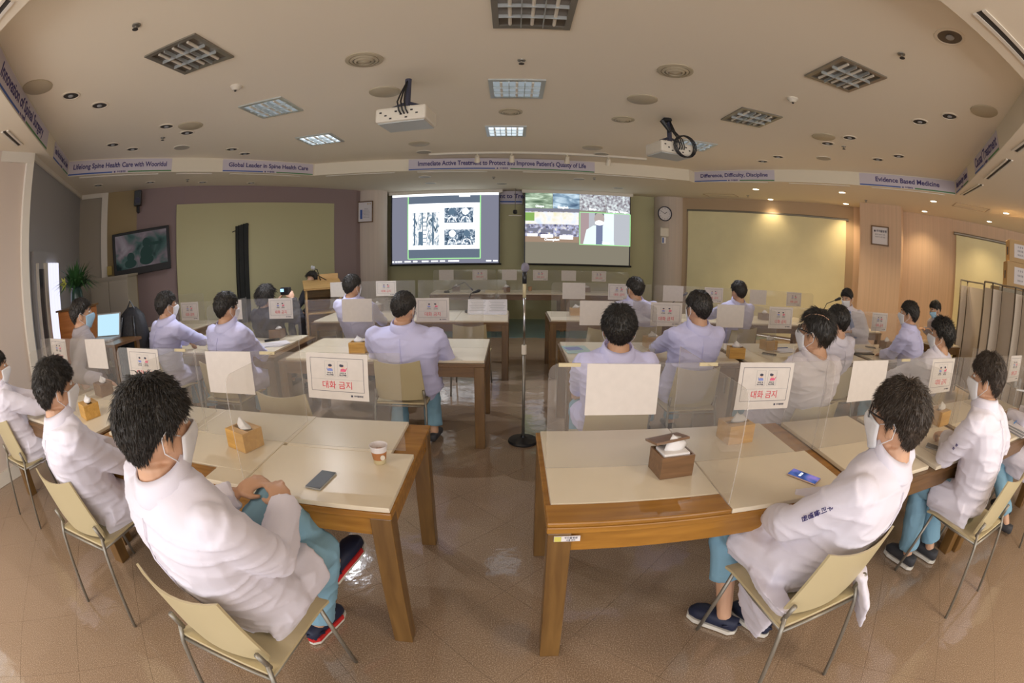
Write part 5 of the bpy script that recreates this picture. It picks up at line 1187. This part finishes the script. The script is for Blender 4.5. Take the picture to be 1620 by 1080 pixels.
def person(lab, head, yaw, hip, hy=None, hp=0, hr=0, hands=None, knees=None, feet=None, coat='coatw', trousers='scrub', style='short', hm='hair', mask='mask', glasses=False, lod=1, seat=.46, s=1.0, sh_yaw=0, hint=None, extra=None, handdir=None, hem=(.12, .12), shoe='shoe', footdir=None, curl=.35, strands=None, skirt=True, shirt=False, upn=None, broad=1.0, tailz=.40, group='seated people in coats'):
    hx, hyy = hip; root = empty('person', (hx, hyy, 0)); O = Vector((hx, hyy, 0)); tag(root, lab, 'person', group)
    y_ = math.radians(yaw); F = Vector((-math.sin(y_), math.cos(y_), 0)); Rv = Vector((math.cos(y_), math.sin(y_), 0))
    ys = math.radians(yaw+sh_yaw); Rs = Vector((math.cos(ys), math.sin(ys), 0)); Fs = Vector((-math.sin(ys), math.cos(ys), 0))
    H = Vector(head)-O; Hc = H-Vector((0, 0, .122*s)); P = Vector((0, 0, seat+.09))
    hy = yaw if hy is None else hy; a = math.radians(hy); Fh = Vector((-math.sin(a), math.cos(a), 0))
    N = Hc-Vector((0, 0, .112*s))-Fh*.026
    ax = (N-P); Ls = ax.length; ax.normalize(); bk = -F; bulge = .035
    def sp(t): return P+ax*(Ls*t)+bk*(bulge*math.sin(PI*max(0, min(1, t))))
    Fx = (Fs-ax*Fs.dot(ax)).normalized()
    S = sp(.90); SL = S-Rs*.178*s*broad-ax*.022; SR = S+Rs*.178*s*broad-ax*.022
    vox = {0: .0062, 1: .0085, 2: .012}[lod]; cv = {0: .0085, 1: .012, 2: .017}[lod]
    if hands is None: hands = (P+F*.36-Rv*.12+Vector((0, 0, .10))+O, P+F*.36+Rv*.12+Vector((0, 0, .10))+O)
    if knees is None: knees = (P+F*.42-Rv*.13+O-Vector((0, 0, .05)), P+F*.42+Rv*.13+O-Vector((0, 0, .05)))
    if feet is None: feet = (Vector((*(O+F*.40-Rv*.13).xy, .07)), Vector((*(O+F*.40+Rv*.13).xy, .07)))
    hands = [Vector(q)-O for q in hands]; knees = [Vector(q)-O for q in knees]; feet = [Vector(q)-O for q in feet]
    hint = hint or [(-Rs*.55-Vector((0, 0, 1))-F*.25), (Rs*.55-Vector((0, 0, 1))-F*.25)]
    arms = []
    for i, Sx in enumerate((SL, SR)):
        e, w = ik(Sx, hands[i], .285*s, .255*s, hint[i]); arms.append((Sx, e, w))
    hips = (P-Rv*.09, P+Rv*.09)
    # --- body, one continuous skin surface
    b = MB(); Mh = Matrix.Translation(Hc) @ Matrix.Rotation(a, 4, 'Z') @ Matrix.Rotation(math.radians(hp), 4, 'X') @ Matrix.Rotation(math.radians(hr), 4, 'Y')
    Sm = Mh @ Matrix.Diagonal((s, s, s, 1)); b.X = Sm
    b.ell((0, -.012, .018), (.075, .094, .098), 18, 12); b.ell((0, .022, -.020), (.062, .070, .090), 16, 10); b.ell((0, .040, -.078), (.043, .045, .036), 12, 8)
    b.ell((0, .066, .030), (.050, .026, .018), 12, 8)
    b.tube([(0, .085, .022), (0, .103, -.012), (0, .106, -.022)], [.009, .013, .011], 8); b.ell((0, .097, -.020), (.017, .012, .010), 10, 6)
    b.ell((0, .084, -.050), (.024, .012, .007), 10, 6); b.ell((0, .083, -.060), (.020, .011, .007), 10, 6)
    for sg in (-1, 1):
        Re = Matrix.Rotation(sg*.35, 3, 'Z') @ Matrix.Rotation(-.15, 3, 'X')
        b.ell((sg*.080, -.004, -.006), (.009, .019, .032), 10, 8, Re); b.ell((sg*.086, -.014, .002), (.006, .010, .022), 8, 6, Re); b.ell((sg*.078, .004, -.030), (.008, .010, .010), 8, 6)
        b.ell((sg*.036, .050, -.010), (.020, .022, .018), 10, 6)
    b.X = Matrix.Identity(4)
    nk = Mh @ Vector((0, -.018, -.075))
    b.tube([N-ax*.06, N, (N+nk)/2, nk], [.074*s, .064*s, .059*s, .060*s], 14)
    b.loft([ringp(sp(t), Rs, Fx, w*s, d*s, 14) for t, w, d in ((-.05, .13, .09), (.3, .12, .085), (.65, .14, .09), (.88, .12, .07), (.99, .055, .05))])
    fdir = footdir or (F, F)
    for i, (Sx, e, w) in enumerate(arms):
        b.tube([Sx, (Sx+e)/2, e, (e*2+w)/3, w], [.042*s, .042*s, .036*s, .034*s, .024*s], 10)
        hd = (handdir[i] if handdir else (w-e).normalized()*.8+F*.2-Vector((0, 0, .15))); up_ = Vector(upn[i]) if upn else Vector((0, 0, 1))
        hand(b, w, Vector(hd), up_, 1 if i else -1, curl if not isinstance(curl, tuple) else curl[i], s)
    for i in (0, 1):
        b.tube([hips[i], (hips[i]+knees[i])/2, knees[i], knees[i]*.65+feet[i]*.35, feet[i]], [.07*s, .065*s, .050*s, .050*s, .034*s], 10)
        fd = fdir[i].normalized(); b.tube([feet[i]-fd*.04-Vector((0, 0, .02)), feet[i]+fd*.05-Vector((0, 0, .025)), feet[i]+fd*.15-Vector((0, 0, .035))], [.033, .032, .024], 8)
    fuse(b, 'body', MT['skin'], root, vox, 3)
    # --- coat
    cm_ = MT[coat]; c = MB()
    b2 = .5+.5*broad; prof = [(-.10, .19*b2, .135), (0, .195*b2, .140), (.22, .180*b2, .132), (.45, .190*b2, .136), (.68, .200*broad, .135), (.82, .212*broad, .122), (.90, .198*broad, .100), (.955, .135, .088), (.99, .092, .080), (1.02, .078, .074)]
    c.loft([ringp(sp(t), Rs*(min(1, max(0, t*2)))+Rv*(1-min(1, max(0, t*2))), Fx, w*s, d*s, 20) for t, w, d in prof])
    for Sx, e, w in arms:
        ud = (e-Sx).normalized(); fd_ = (w-e).normalized()
        c.ell(Sx-ud*.0+ax*.0-(Sx-S)*.06, (.062*s, .062*s, .060*s), 12, 8)
        c.tube([Sx-ud*.02, Sx+ud*.09, e-ud*.05, e, e+fd_*.06, w-fd_*.03, w-fd_*.012], [.060*s, .070*s, .063*s, .062*s, .060*s, .052*s, .054*s], 14)
    if skirt:
        for i in (0, 1):
            kd = knees[i]-hips[i]; c.tube([hips[i]-kd*.12, hips[i]+kd*.25, hips[i]+kd*.70], [.125*s, .118*s, .100*s], 14, flat=.85)
            sd_ = (-Rv if i == 0 else Rv)
            c.loft([ringp(hips[i]+sd_*.06+F*.05+Vector((0, 0, z)), F, Rv, L_, w_, 12) for z, L_, w_ in ((.02, .15, .05), (-.08, .16, .035), (-(seat+.09-tailz)*.9, .15, .022))])
    if extra: extra(c, O)
    off = Vector((hx*5, hyy*3, 1))
    def dis(p):
        q = Vector((p.x*7, p.y*7, p.z*15))+off; v = noise.noise(q)*.0055
        wv = 1-abs(noise.noise(Vector((p.x*5, p.y*5, p.z*19))+off*2)); return v+(wv**6)*.008*(1 if lod < 2 else .6)-.003
    co = fuse(c, {'blackcloth': 'jacket', 'coatg': 'shirt'}.get(coat, 'coat'), cm_, root, cv, 4, dis)
    # collar and centre seam of the back
    k = MB(); cn = sp(1.0); up2 = (nk-N).normalized()
    rr = []
    for rad, hgt in ((.078, -.030), (.068, .030), (.072, .036), (.082, .022), (.094, -.012), (.088, -.026)):
        rr.append(ringp(cn+up2*hgt*s+Fx*.004, Rs, Fx, (rad+.004)*s, (rad+.002)*s, 24, 1))
    k.loft(rr, cap=False); k.build('collar', cm_, co, smooth=True)
    if lod < 2:
        k = MB(); k.tube([sp(t)-Fx*((d+.004)*s) for t, w, d in prof[1:7]], .0028, 5); k.build('back_seam', cm_, co, smooth=True)
    if shirt:
        k = MB(); k.loft([ringp(sp(t)+Fx*o_, Rs, Fx, w_, .03, 12) for t, w_, o_ in ((.35, .03, .118), (.7, .05, .115), (.93, .06, .072), (1.0, .05, .055))]); k.build('shirt_front', MT['shirt'], root, smooth=True)
    # --- trousers and shoes
    t_ = MB(); t_.ell(P, (.165*s, .13*s, .10*s), 14, 9)
    ends = []
    for i in (0, 1):
        sh = knees[i]-feet[i]; an = feet[i]+sh*hem[i]; sn = (an-knees[i])
        t_.tube([hips[i], hips[i]*.45+knees[i]*.55, knees[i]-sn*.0, knees[i]+sn*.30, knees[i]+sn*.75, an], [.096*s, .086*s, .072*s, .070*s, .070*s, .074*s], 14)
    def dis2(p): return noise.noise(Vector((p.x*9, p.y*9, p.z*9))+off)*.008+((1-abs(noise.noise(Vector((p.x*8, p.y*8, p.z*13))+off)))**6)*.006-.002
    fuse(t_, 'trousers', MT[trousers], root, cv, 3, dis2)
    for i in (0, 1):
        fd = fdir[i].normalized(); upf = Vector((0, 0, 1))-fd*fd.z; upf.normalize(); sdv = fd.cross(upf); base = feet[i]-upf*.052
        k = MB(); k.loft([ringp(base+fd*l-upf*.0+upf*h0, sdv, upf, w_, hh_, 12, .8) for l, w_, hh_, h0 in ((-.085, .012, .02, .025), (-.075, .032, .036, .034), (-.02, .036, .036, .030), (.06, .044, .038, .032), (.12, .050, .034, .028), (.165, .040, .024, .020), (.185, .014, .012, .014))])
        sh_ = k.build('shoe', MT['croc' if shoe[:4] == 'croc' else 'shoe'], root, smooth=True)
        if shoe[:4] == 'croc' or lod == 0:
            k = MB(); k.loft([[base+fd*l*1.0+sdv*w_*sg_*1.0-upf*z_ for (l, w_, sg_) in ((-.088, .012, 1), (-.06, .036, 1), (0, .039, 1), (.07, .048, 1), (.13, .052, 1), (.175, .036, 1), (.192, .0, 1), (.175, .036, -1), (.13, .052, -1), (.07, .048, -1), (0, .039, -1), (-.06, .036, -1), (-.088, .012, -1))] for z_ in (.018, -.004)]); k.build('sole', MT['sole'], sh_)
            if shoe == 'crocred': k = MB(); k.loft([[base+fd*l*1.0+sdv*w_*sg_*1.04+upf*z_ for (l, w_, sg_) in ((-.088, .012, 1), (-.06, .037, 1), (0, .040, 1), (.07, .049, 1), (.13, .053, 1), (.13, .053, -1), (.07, .049, -1), (0, .040, -1), (-.06, .037, -1), (-.088, .012, -1))] for z_ in (-.002, .020)]); k.build('lining', MT['crocred'], sh_)
            if shoe[:4] == 'croc': kk = MB(); kk.tube([base-fd*.02+upf*.03-sdv*.044, base-fd*.095+upf*.045, base-fd*.02+upf*.03+sdv*.044], .008, 6); kk.build('heel_strap', MT['croc'], sh_, smooth=True)
    # --- head things
    n_str = strands if strands is not None else {0: 5200, 1: 1500, 2: 350}[lod]
    hair(root, Mh, style, n_str, MT[hm], abs(hash((round(hx, 2), round(hyy, 2)))) % 89, s, root)
    if lod < 2:
        for sg in (-1, 1): k = MB(); k.X = Sm; k.ell((sg*.031, .078, .016), (.012, .010, .009), 12, 8); ey = k.build('eye', MT['eye'], root, smooth=True); k = MB(); k.X = Sm; k.ell((sg*.031, .0868, .016), (.0055, .003, .0055), 10, 6); k.build('iris', MT[hm], ey, smooth=True)
        for sg in (-1, 1): k = MB(); k.X = Sm; k.tube([(sg*.014, .088, .034), (sg*.032, .090, .039), (sg*.052, .078, .034)], .0035, 5); k.build('eyebrow', MT[hm], root, smooth=True)
    if mask:
        k = MB(); k.X = Sm; nu, nv = 15, 9; vs = []
        for sd2 in (0, 1):
            for j in range(nv):
                for i in range(nu):
                    u = -1+2*i/(nu-1); v = j/(nv-1); z = .004-.112*v*(1-.10*u*u)-.012*abs(u)*0; an = u*math.radians(68)
                    ridge = .030*math.exp(-(u/.32)**2)*math.exp(-((v-.22)/.35)**2)
                    ry = .089+ridge-.018*max(0, v-.6)/.4; rx = .076-.016*v
                    vs.append(((rx+.004*sd2)*math.sin(an)*1.02, .008+(ry+.004*sd2)*math.cos(an), z-.012*(abs(u)**2)*(1-2*v)))
        nn = nu*nv; fs = []
        for j in range(nv-1):
            for i in range(nu-1):
                q = j*nu+i; fs.append((q, q+1, q+nu+1, q+nu)); fs.append((q+nn, q+nu+nn, q+nu+1+nn, q+1+nn))
        bd = [i for i in range(nu)]+[nu-1+nu*j for j in range(1, nv)]+[nu*(nv-1)+i for i in range(nu-2, -1, -1)]+[nu*j for j in range(nv-2, 0, -1)]
        kk = len(bd); fs += [(bd[i], bd[i]+nn, bd[(i+1) % kk]+nn, bd[(i+1) % kk]) for i in range(kk)]
        k.add(vs, fs); mk = k.build('face_mask', MT[mask], root, smooth=True)
        if lod < 2:
            for sg in (-1, 1):
                k = MB(); k.X = Sm
                k.tube([(sg*.068, .040, -.006), (sg*.080, .018, .004), (sg*.088, -.006, .022), (sg*.090, -.024, .006), (sg*.086, -.020, -.030), (sg*.076, .010, -.055), (sg*.056, .042, -.085)], .0017, 5); k.build('ear_loop', MT['mask'], mk, smooth=True)
    if glasses:
        g = MB(); g.X = Sm; g.tube([(-.008, .106, .018), (0, .109, .020), (.008, .106, .018)], .002, 6); go = g.build('glasses', MT['black'], root, smooth=True)
        for sg in (-1, 1):
            g = MB(); g.X = Sm
            g.tube([(sg*.033+.027*math.cos(q), .103-.012*abs(math.cos(q)*.5+sg*.3), .014+.021*math.sin(q)) for q in [2*PI*i/18 for i in range(19)]], .0022, 6)
            g.build('rim', MT['black'], go, smooth=True)
            g = MB(); g.X = Sm; g.tube([(sg*.060, .094, .018), (sg*.079, .060, .018), (sg*.090, .0, .014), (sg*.088, -.022, -.006)], .0030, 6); g.build('temple', MT['black'], go, smooth=True)
        for sg in (-1, 1): l = MB(); l.X = Sm @ Matrix.Translation((sg*.033, .101, .014)) @ Matrix.Rotation(PI/2, 4, 'X'); l.lathe([(.025, 0), (.025, .001)], n=18); l.build('lens', MT['acr'], go)
    return root, dict(P=P+O, S=S+O, SL=SL+O, SR=SR+O, arms=[[q+O for q in a_] for a_ in arms], Rs=Rs, F=F, O=O, ax=ax, coat=co, Sm=Sm)
def V3(*a): return Vector(a)
def top(px, py, y, dy=0): p = aty(px, py, y); return p
# front left: man with clasped hands on his crossed knee
h = top(231, 603, .80)
person('man in white coat at lower left, hands clasped on his crossed knee', h, -8, (-.89, .985), hy=-22, hp=-4, sh_yaw=-12, hands=(V3(-.96, 1.19, .83), V3(-.745, 1.17, .83)),
    knees=(V3(-.85, 1.25, .772), V3(-.72, 1.32, .54)), feet=(V3(-.735, 1.42, .385), V3(-.85, 1.31, .075)), hem=(.42, .12), footdir=(V3(.30, .75, .30), V3(.25, 1, 0)), shoe='crocred', style='full', lod=0, strands=9000, handdir=(V3(.7, .6, .30), V3(-.65, .6, .30)), upn=(V3(-.1, -.3, 1), V3(.1, -.3, 1)), curl=(.55, .5), s=1.06, broad=1.20, tailz=.36, hm='hair')
# front right: bespectacled man
def ex21(c, O):
    a_ = [V3(.93, 1.05, .52)-O, V3(.98, 1.18, .40)-O, V3(1.0, 1.20, .25)-O, V3(1.02, 1.19, .14)-O]
    c.loft([ringp(p, V3(0, 1, 0), V3(1, 0, 0), w, d, 14) for p, w, d in ((a_[0], .17, .05), (a_[1], .19, .03), (a_[2], .15, .022), (a_[3], .10, .014))])
    b_ = [V3(1.33, 1.02, .56)-O, V3(1.38, .93, .42)-O, V3(1.42, .90, .28)-O]
    c.loft([ringp(p, V3(.3, 1, 0).normalized(), V3(1, 0, 0), w, d, 12) for p, w, d in ((b_[0], .12, .04), (b_[1], .10, .022), (b_[2], .05, .012))])
r21, i21 = person('bespectacled man in white coat at lower right, seen from behind with arms crossed', top(1432, 606, .98), 10, (1.13, 1.16), hy=24, hp=2, sh_yaw=12, hands=(V3(1.02, 1.32, .66), V3(1.12, 1.34, .70)), knees=(V3(.92, 1.50, .52), V3(1.16, 1.54, .52)), feet=(V3(.97, 1.34, .075), V3(1.14, 1.28, .075)),
    footdir=(V3(-.65, .75, 0), V3(-.3, .9, 0)), hem=(.45, .15), shoe='croc', glasses=True, style='full', hm='hairb', lod=0, strands=9000, s=1.06, broad=1.10, extra=ex21, hint=[V3(-1, .0, -.6), V3(1, -.2, -.7)])
# right: young man with a hand on the table
r22, i22 = person('young man in white coat at right resting his fist on the table', top(1568, 562, 1.16), 8, (2.46, 1.13), hy=20, hp=-4, hands=(V3(2.40, 1.42, .81), V3(2.72, 1.36, .79)), knees=(V3(2.27, 1.44, .53), V3(2.50, 1.50, .53)), feet=(V3(2.34, 1.36, .075), V3(2.56, 1.32, .075)), style='full', hm='hairb', lod=0, strands=7000, s=1.02,
    hint=[V3(-.9, -.3, -.8), V3(.9, -.2, -.8)], curl=.9, handdir=(V3(.15, .9, -.1), V3(-.2, .9, 0)))
# left: man with tousled hair
person('man with tousled hair and white mask at left, looking towards the screens', top(80, 570, 1.07), -12, (-2.03, 1.25), hy=-16, hp=-2, hands=(V3(-2.1, 1.62, .62), V3(-1.86, 1.55, .60)), style='full', lod=0, strands=7000, s=1.04, sh_yaw=-5)
person('man at the left picture edge holding a small white item over the table', top(-8, 556, 1.36), -14, (-3.50, 1.52), hy=-28, hands=(V3(-3.30, 1.80, .80), V3(-3.16, 1.78, .79)), style='short', lod=0, strands=3000, curl=.8)
person('person at the right picture edge of whom only blue trousers and shoes show', (3.72, 1.12, 1.35), 5, (3.70, 1.15), hands=(V3(3.6, 1.5, .8), V3(3.85, 1.5, .8)), knees=(V3(3.52, 1.52, .55), V3(3.80, 1.55, .55)), feet=(V3(3.56, 1.12, .075), V3(3.86, 1.3, .075)), lod=1)
# second row
person('stout man with cropped hair in cool-lit white coat beside the aisle', top(638, 462, 3.44), -4, (-.80, 3.56), hy=-16, hp=-14, hands=(V3(-.98, 3.86, .79), V3(-.62, 3.86, .79)), coat='coatlit', style='crop', lod=1, strands=2500, s=1.10, broad=1.32, mask='mask', knees=(V3(-.98, 3.78, .55), V3(-.70, 3.78, .55)), feet=(V3(-.96, 3.62, .075), V3(-.66, 3.62, .075)))
person('man seen squarely from behind, dark bowl of hair, right of the aisle', top(981, 485, 2.48), 0, (.62, 2.70), hy=-10, hands=(V3(.45, 3.0, .66), V3(.72, 3.0, .66)), coat='coatlit', style='full', lod=0, strands=5000, s=1.06, broad=1.0)
person('man in cool-lit white coat with short black hair in the second right row', top(1106, 461, 3.15), 4, (1.38, 3.42), hy=18, coat='coatlit', style='short', lod=1, strands=2600, s=1.05, hands=(V3(1.2, 3.72, .79), V3(1.55, 3.72, .79)))
r16, i16 = person('man with glasses, undercut and parted hair behind the red-lettered sign', top(1294, 493, 2.16), 8, (1.90, 2.52), hy=32, hp=4, coat='coatw', style='under', lod=0, strands=4500, glasses=True, s=1.08, hands=(V3(1.75, 2.85, .64), V3(2.0, 2.85, .64)))
person('man in white coat partly hidden behind the parted-hair man', top(1327, 484, 2.98), 6, (2.88, 3.40), hy=20, coat='coatw', style='short', lod=1, strands=1800, s=1.05, hands=(V3(2.75, 3.72, .79), V3(3.0, 3.72, .79)))
person('man with dark curly hair and mask strap at right', top(1492, 506, 2.22), 8, (3.42, 2.62), hy=28, coat='coatw', style='curly', lod=1, strands=3500, s=1.06, hands=(V3(3.2, 2.95, .66), V3(3.5, 2.95, .66)))
person('short-haired man at right leaning his forearms on the table', top(1440, 477, 3.15), 18, (4.18, 3.28), hy=30, coat='coatlit', style='short', lod=1, strands=1800, s=1.06, hands=(V3(3.92, 3.52, .79), V3(4.22, 3.62, .79)))
person('first man in cool-lit white coat at left, forearms on the table', top(262, 462, 3.12), -14, (-3.42, 3.48), hy=-26, coat='coatlit', style='short', lod=1, strands=1500, s=1.04, hands=(V3(-3.30, 3.80, .79), V3(-2.98, 3.78, .79)))
person('second man in cool-lit white coat at left, before the camera woman', top(357, 463, 3.10), -10, (-2.45, 3.44), hy=-22, hp=-4, coat='coatlit', style='short', lod=1, strands=1800, s=1.05, hands=(V3(-2.5, 3.74, .66), V3(-2.24, 3.74, .62)))
person('masked man in a grey shirt with a laptop at the left', top(127, 473, 2.45), -25, (-3.72, 2.60), hy=-38, coat='coatg', style='short', mask='maskb', lod=1, strands=1200, s=1.10, seat=.55, hands=(V3(-3.55, 2.30, .80), V3(-3.25, 2.36, .80)), skirt=False, trousers='blackcloth')
# third row and beyond
person('woman in dark clothes holding up a camera at left', top(420, 452, 4.45), -8, (-2.66, 4.62), hy=-18, coat='blackcloth', style='long', mask=None, lod=1, strands=900, s=1.04, hands=(aty(438, 478, 4.75), aty(462, 472, 4.72)), trousers='blackcloth', skirt=False)
person('man with a white mask before the left round column', top(557, 435, 4.75), -8, (-1.68, 4.98), hy=-26, coat='coatlit', style='short', lod=1, strands=900, s=1.06, hands=(V3(-1.8, 5.42, .66), V3(-1.5, 5.42, .66)))
person('person mostly hidden behind the lectern, only dark hair showing', top(493, 430, 7.3), 160, (-3.42, 7.3), hy=160, coat='blackcloth', style='long', mask=None, lod=2, s=1.0, trousers='blackcloth', skirt=False)
person('third-row man right of the aisle with a camera on the desk', top(1005, 439, 4.98), 6, (1.50, 5.26), hy=24, coat='coatlit', style='short', lod=1, strands=900, s=1.08, broad=1.1, hands=(V3(1.35, 5.62, .79), V3(1.72, 5.62, .79)))
person('slim man in the third right row before the green blind', top(1169, 445, 4.90), 6, (2.76, 5.22), hy=14, coat='coatlit', style='short', mask=None, lod=1, strands=900, s=1.04, hands=(V3(2.5, 5.62, .79), V3(2.85, 5.62, .79)))
person('man in open white coat over a blue shirt reading at a microphone', top(1341, 457, 4.9), 128, (5.28, 5.35) if 0 else (4.55+.28, 5.38-.55), hy=112, hp=-20, coat='coatw', style='short', lod=1, strands=900, s=1.02, shirt=True, hands=(V3(4.55, 4.80, .80), V3(4.65, 5.15, .80)), broad=1.0)
person('young man at the far right looking down at a phone', top(1481, 476, 4.25), 70, (6.35, 4.35), hy=72, hp=-24, coat='coatg', style='short', mask='maskb', lod=1, strands=900, s=1.02, hands=(V3(6.0, 4.25, .92), V3(6.05, 4.5, .92)), skirt=False)
k = MB(); k.X = i16['Sm']; k.tube([(lambda d_: Vector((0, -.010, .014))+Vector((d_.x*.079, d_.y*.099, d_.z*.107))+d_*.0205)(Vector((math.sin(ph_)*math.sin(az_), math.sin(ph_)*math.cos(az_), math.cos(ph_)))) for az_, ph_ in ((-.75, .98), (-1.0, .80), (-1.5, .66), (-2.1, .66), (-2.5, .82))], .0028, 6); k.build('hair_parting', MT['skin'], r16, smooth=True)
# small things in hands, embroidery
cp_ = aty(452, 460, 4.75); t = empty('camera', cp_); tag(t, 'small black camera with a lit blue display held up by the woman', 'camera'); MB().box((0, 0, 0), (.12, .07, .085)).build('body', MT['black'], t, bevel=.01); MB().tube([(0, .03, 0), (0, .09, 0)], .032, 14).build('lens', MT['black'], t); MB().box((-.03, -.037, .01), (.045, .003, .035)).build('display', emat('camera_display', (.35, .65, .95), 1.5), t)
for info, txt, u0, u1, sz_ in ((i21, '우리들병원', .28, .62, .024), (i22, '병원', .42, .52, .018)):
    Sx, e, w = info['arms'][0]; dr = (e-Sx).normalized(); n0 = (EYE-(Sx+e)/2); n = (n0-dr*n0.dot(dr)).normalized(); xx_ = (-dr).cross(n)
    for k_, ch_ in enumerate(txt):
        q_ = Sx.lerp(e, u0+(u1-u0)*k_/(len(txt)-1)); letter(ch_, sz_, MT['navy'], info['coat'], Matrix.Translation(-info['O']) @ basis(q_+n*.0745-xx_*.01*k_*0, xx_, n), 'embroidery', bold=True)
P = aty(47, 640, 1.80); t = empty('white_case', (P.x, 1.80, .80), .2); tag(t, 'small white case in the hands of the man at the left edge', 'case'); MB().box((0, 0, 0), (.10, .06, .02)).build('case', MT['paper'], t, bevel=.005)
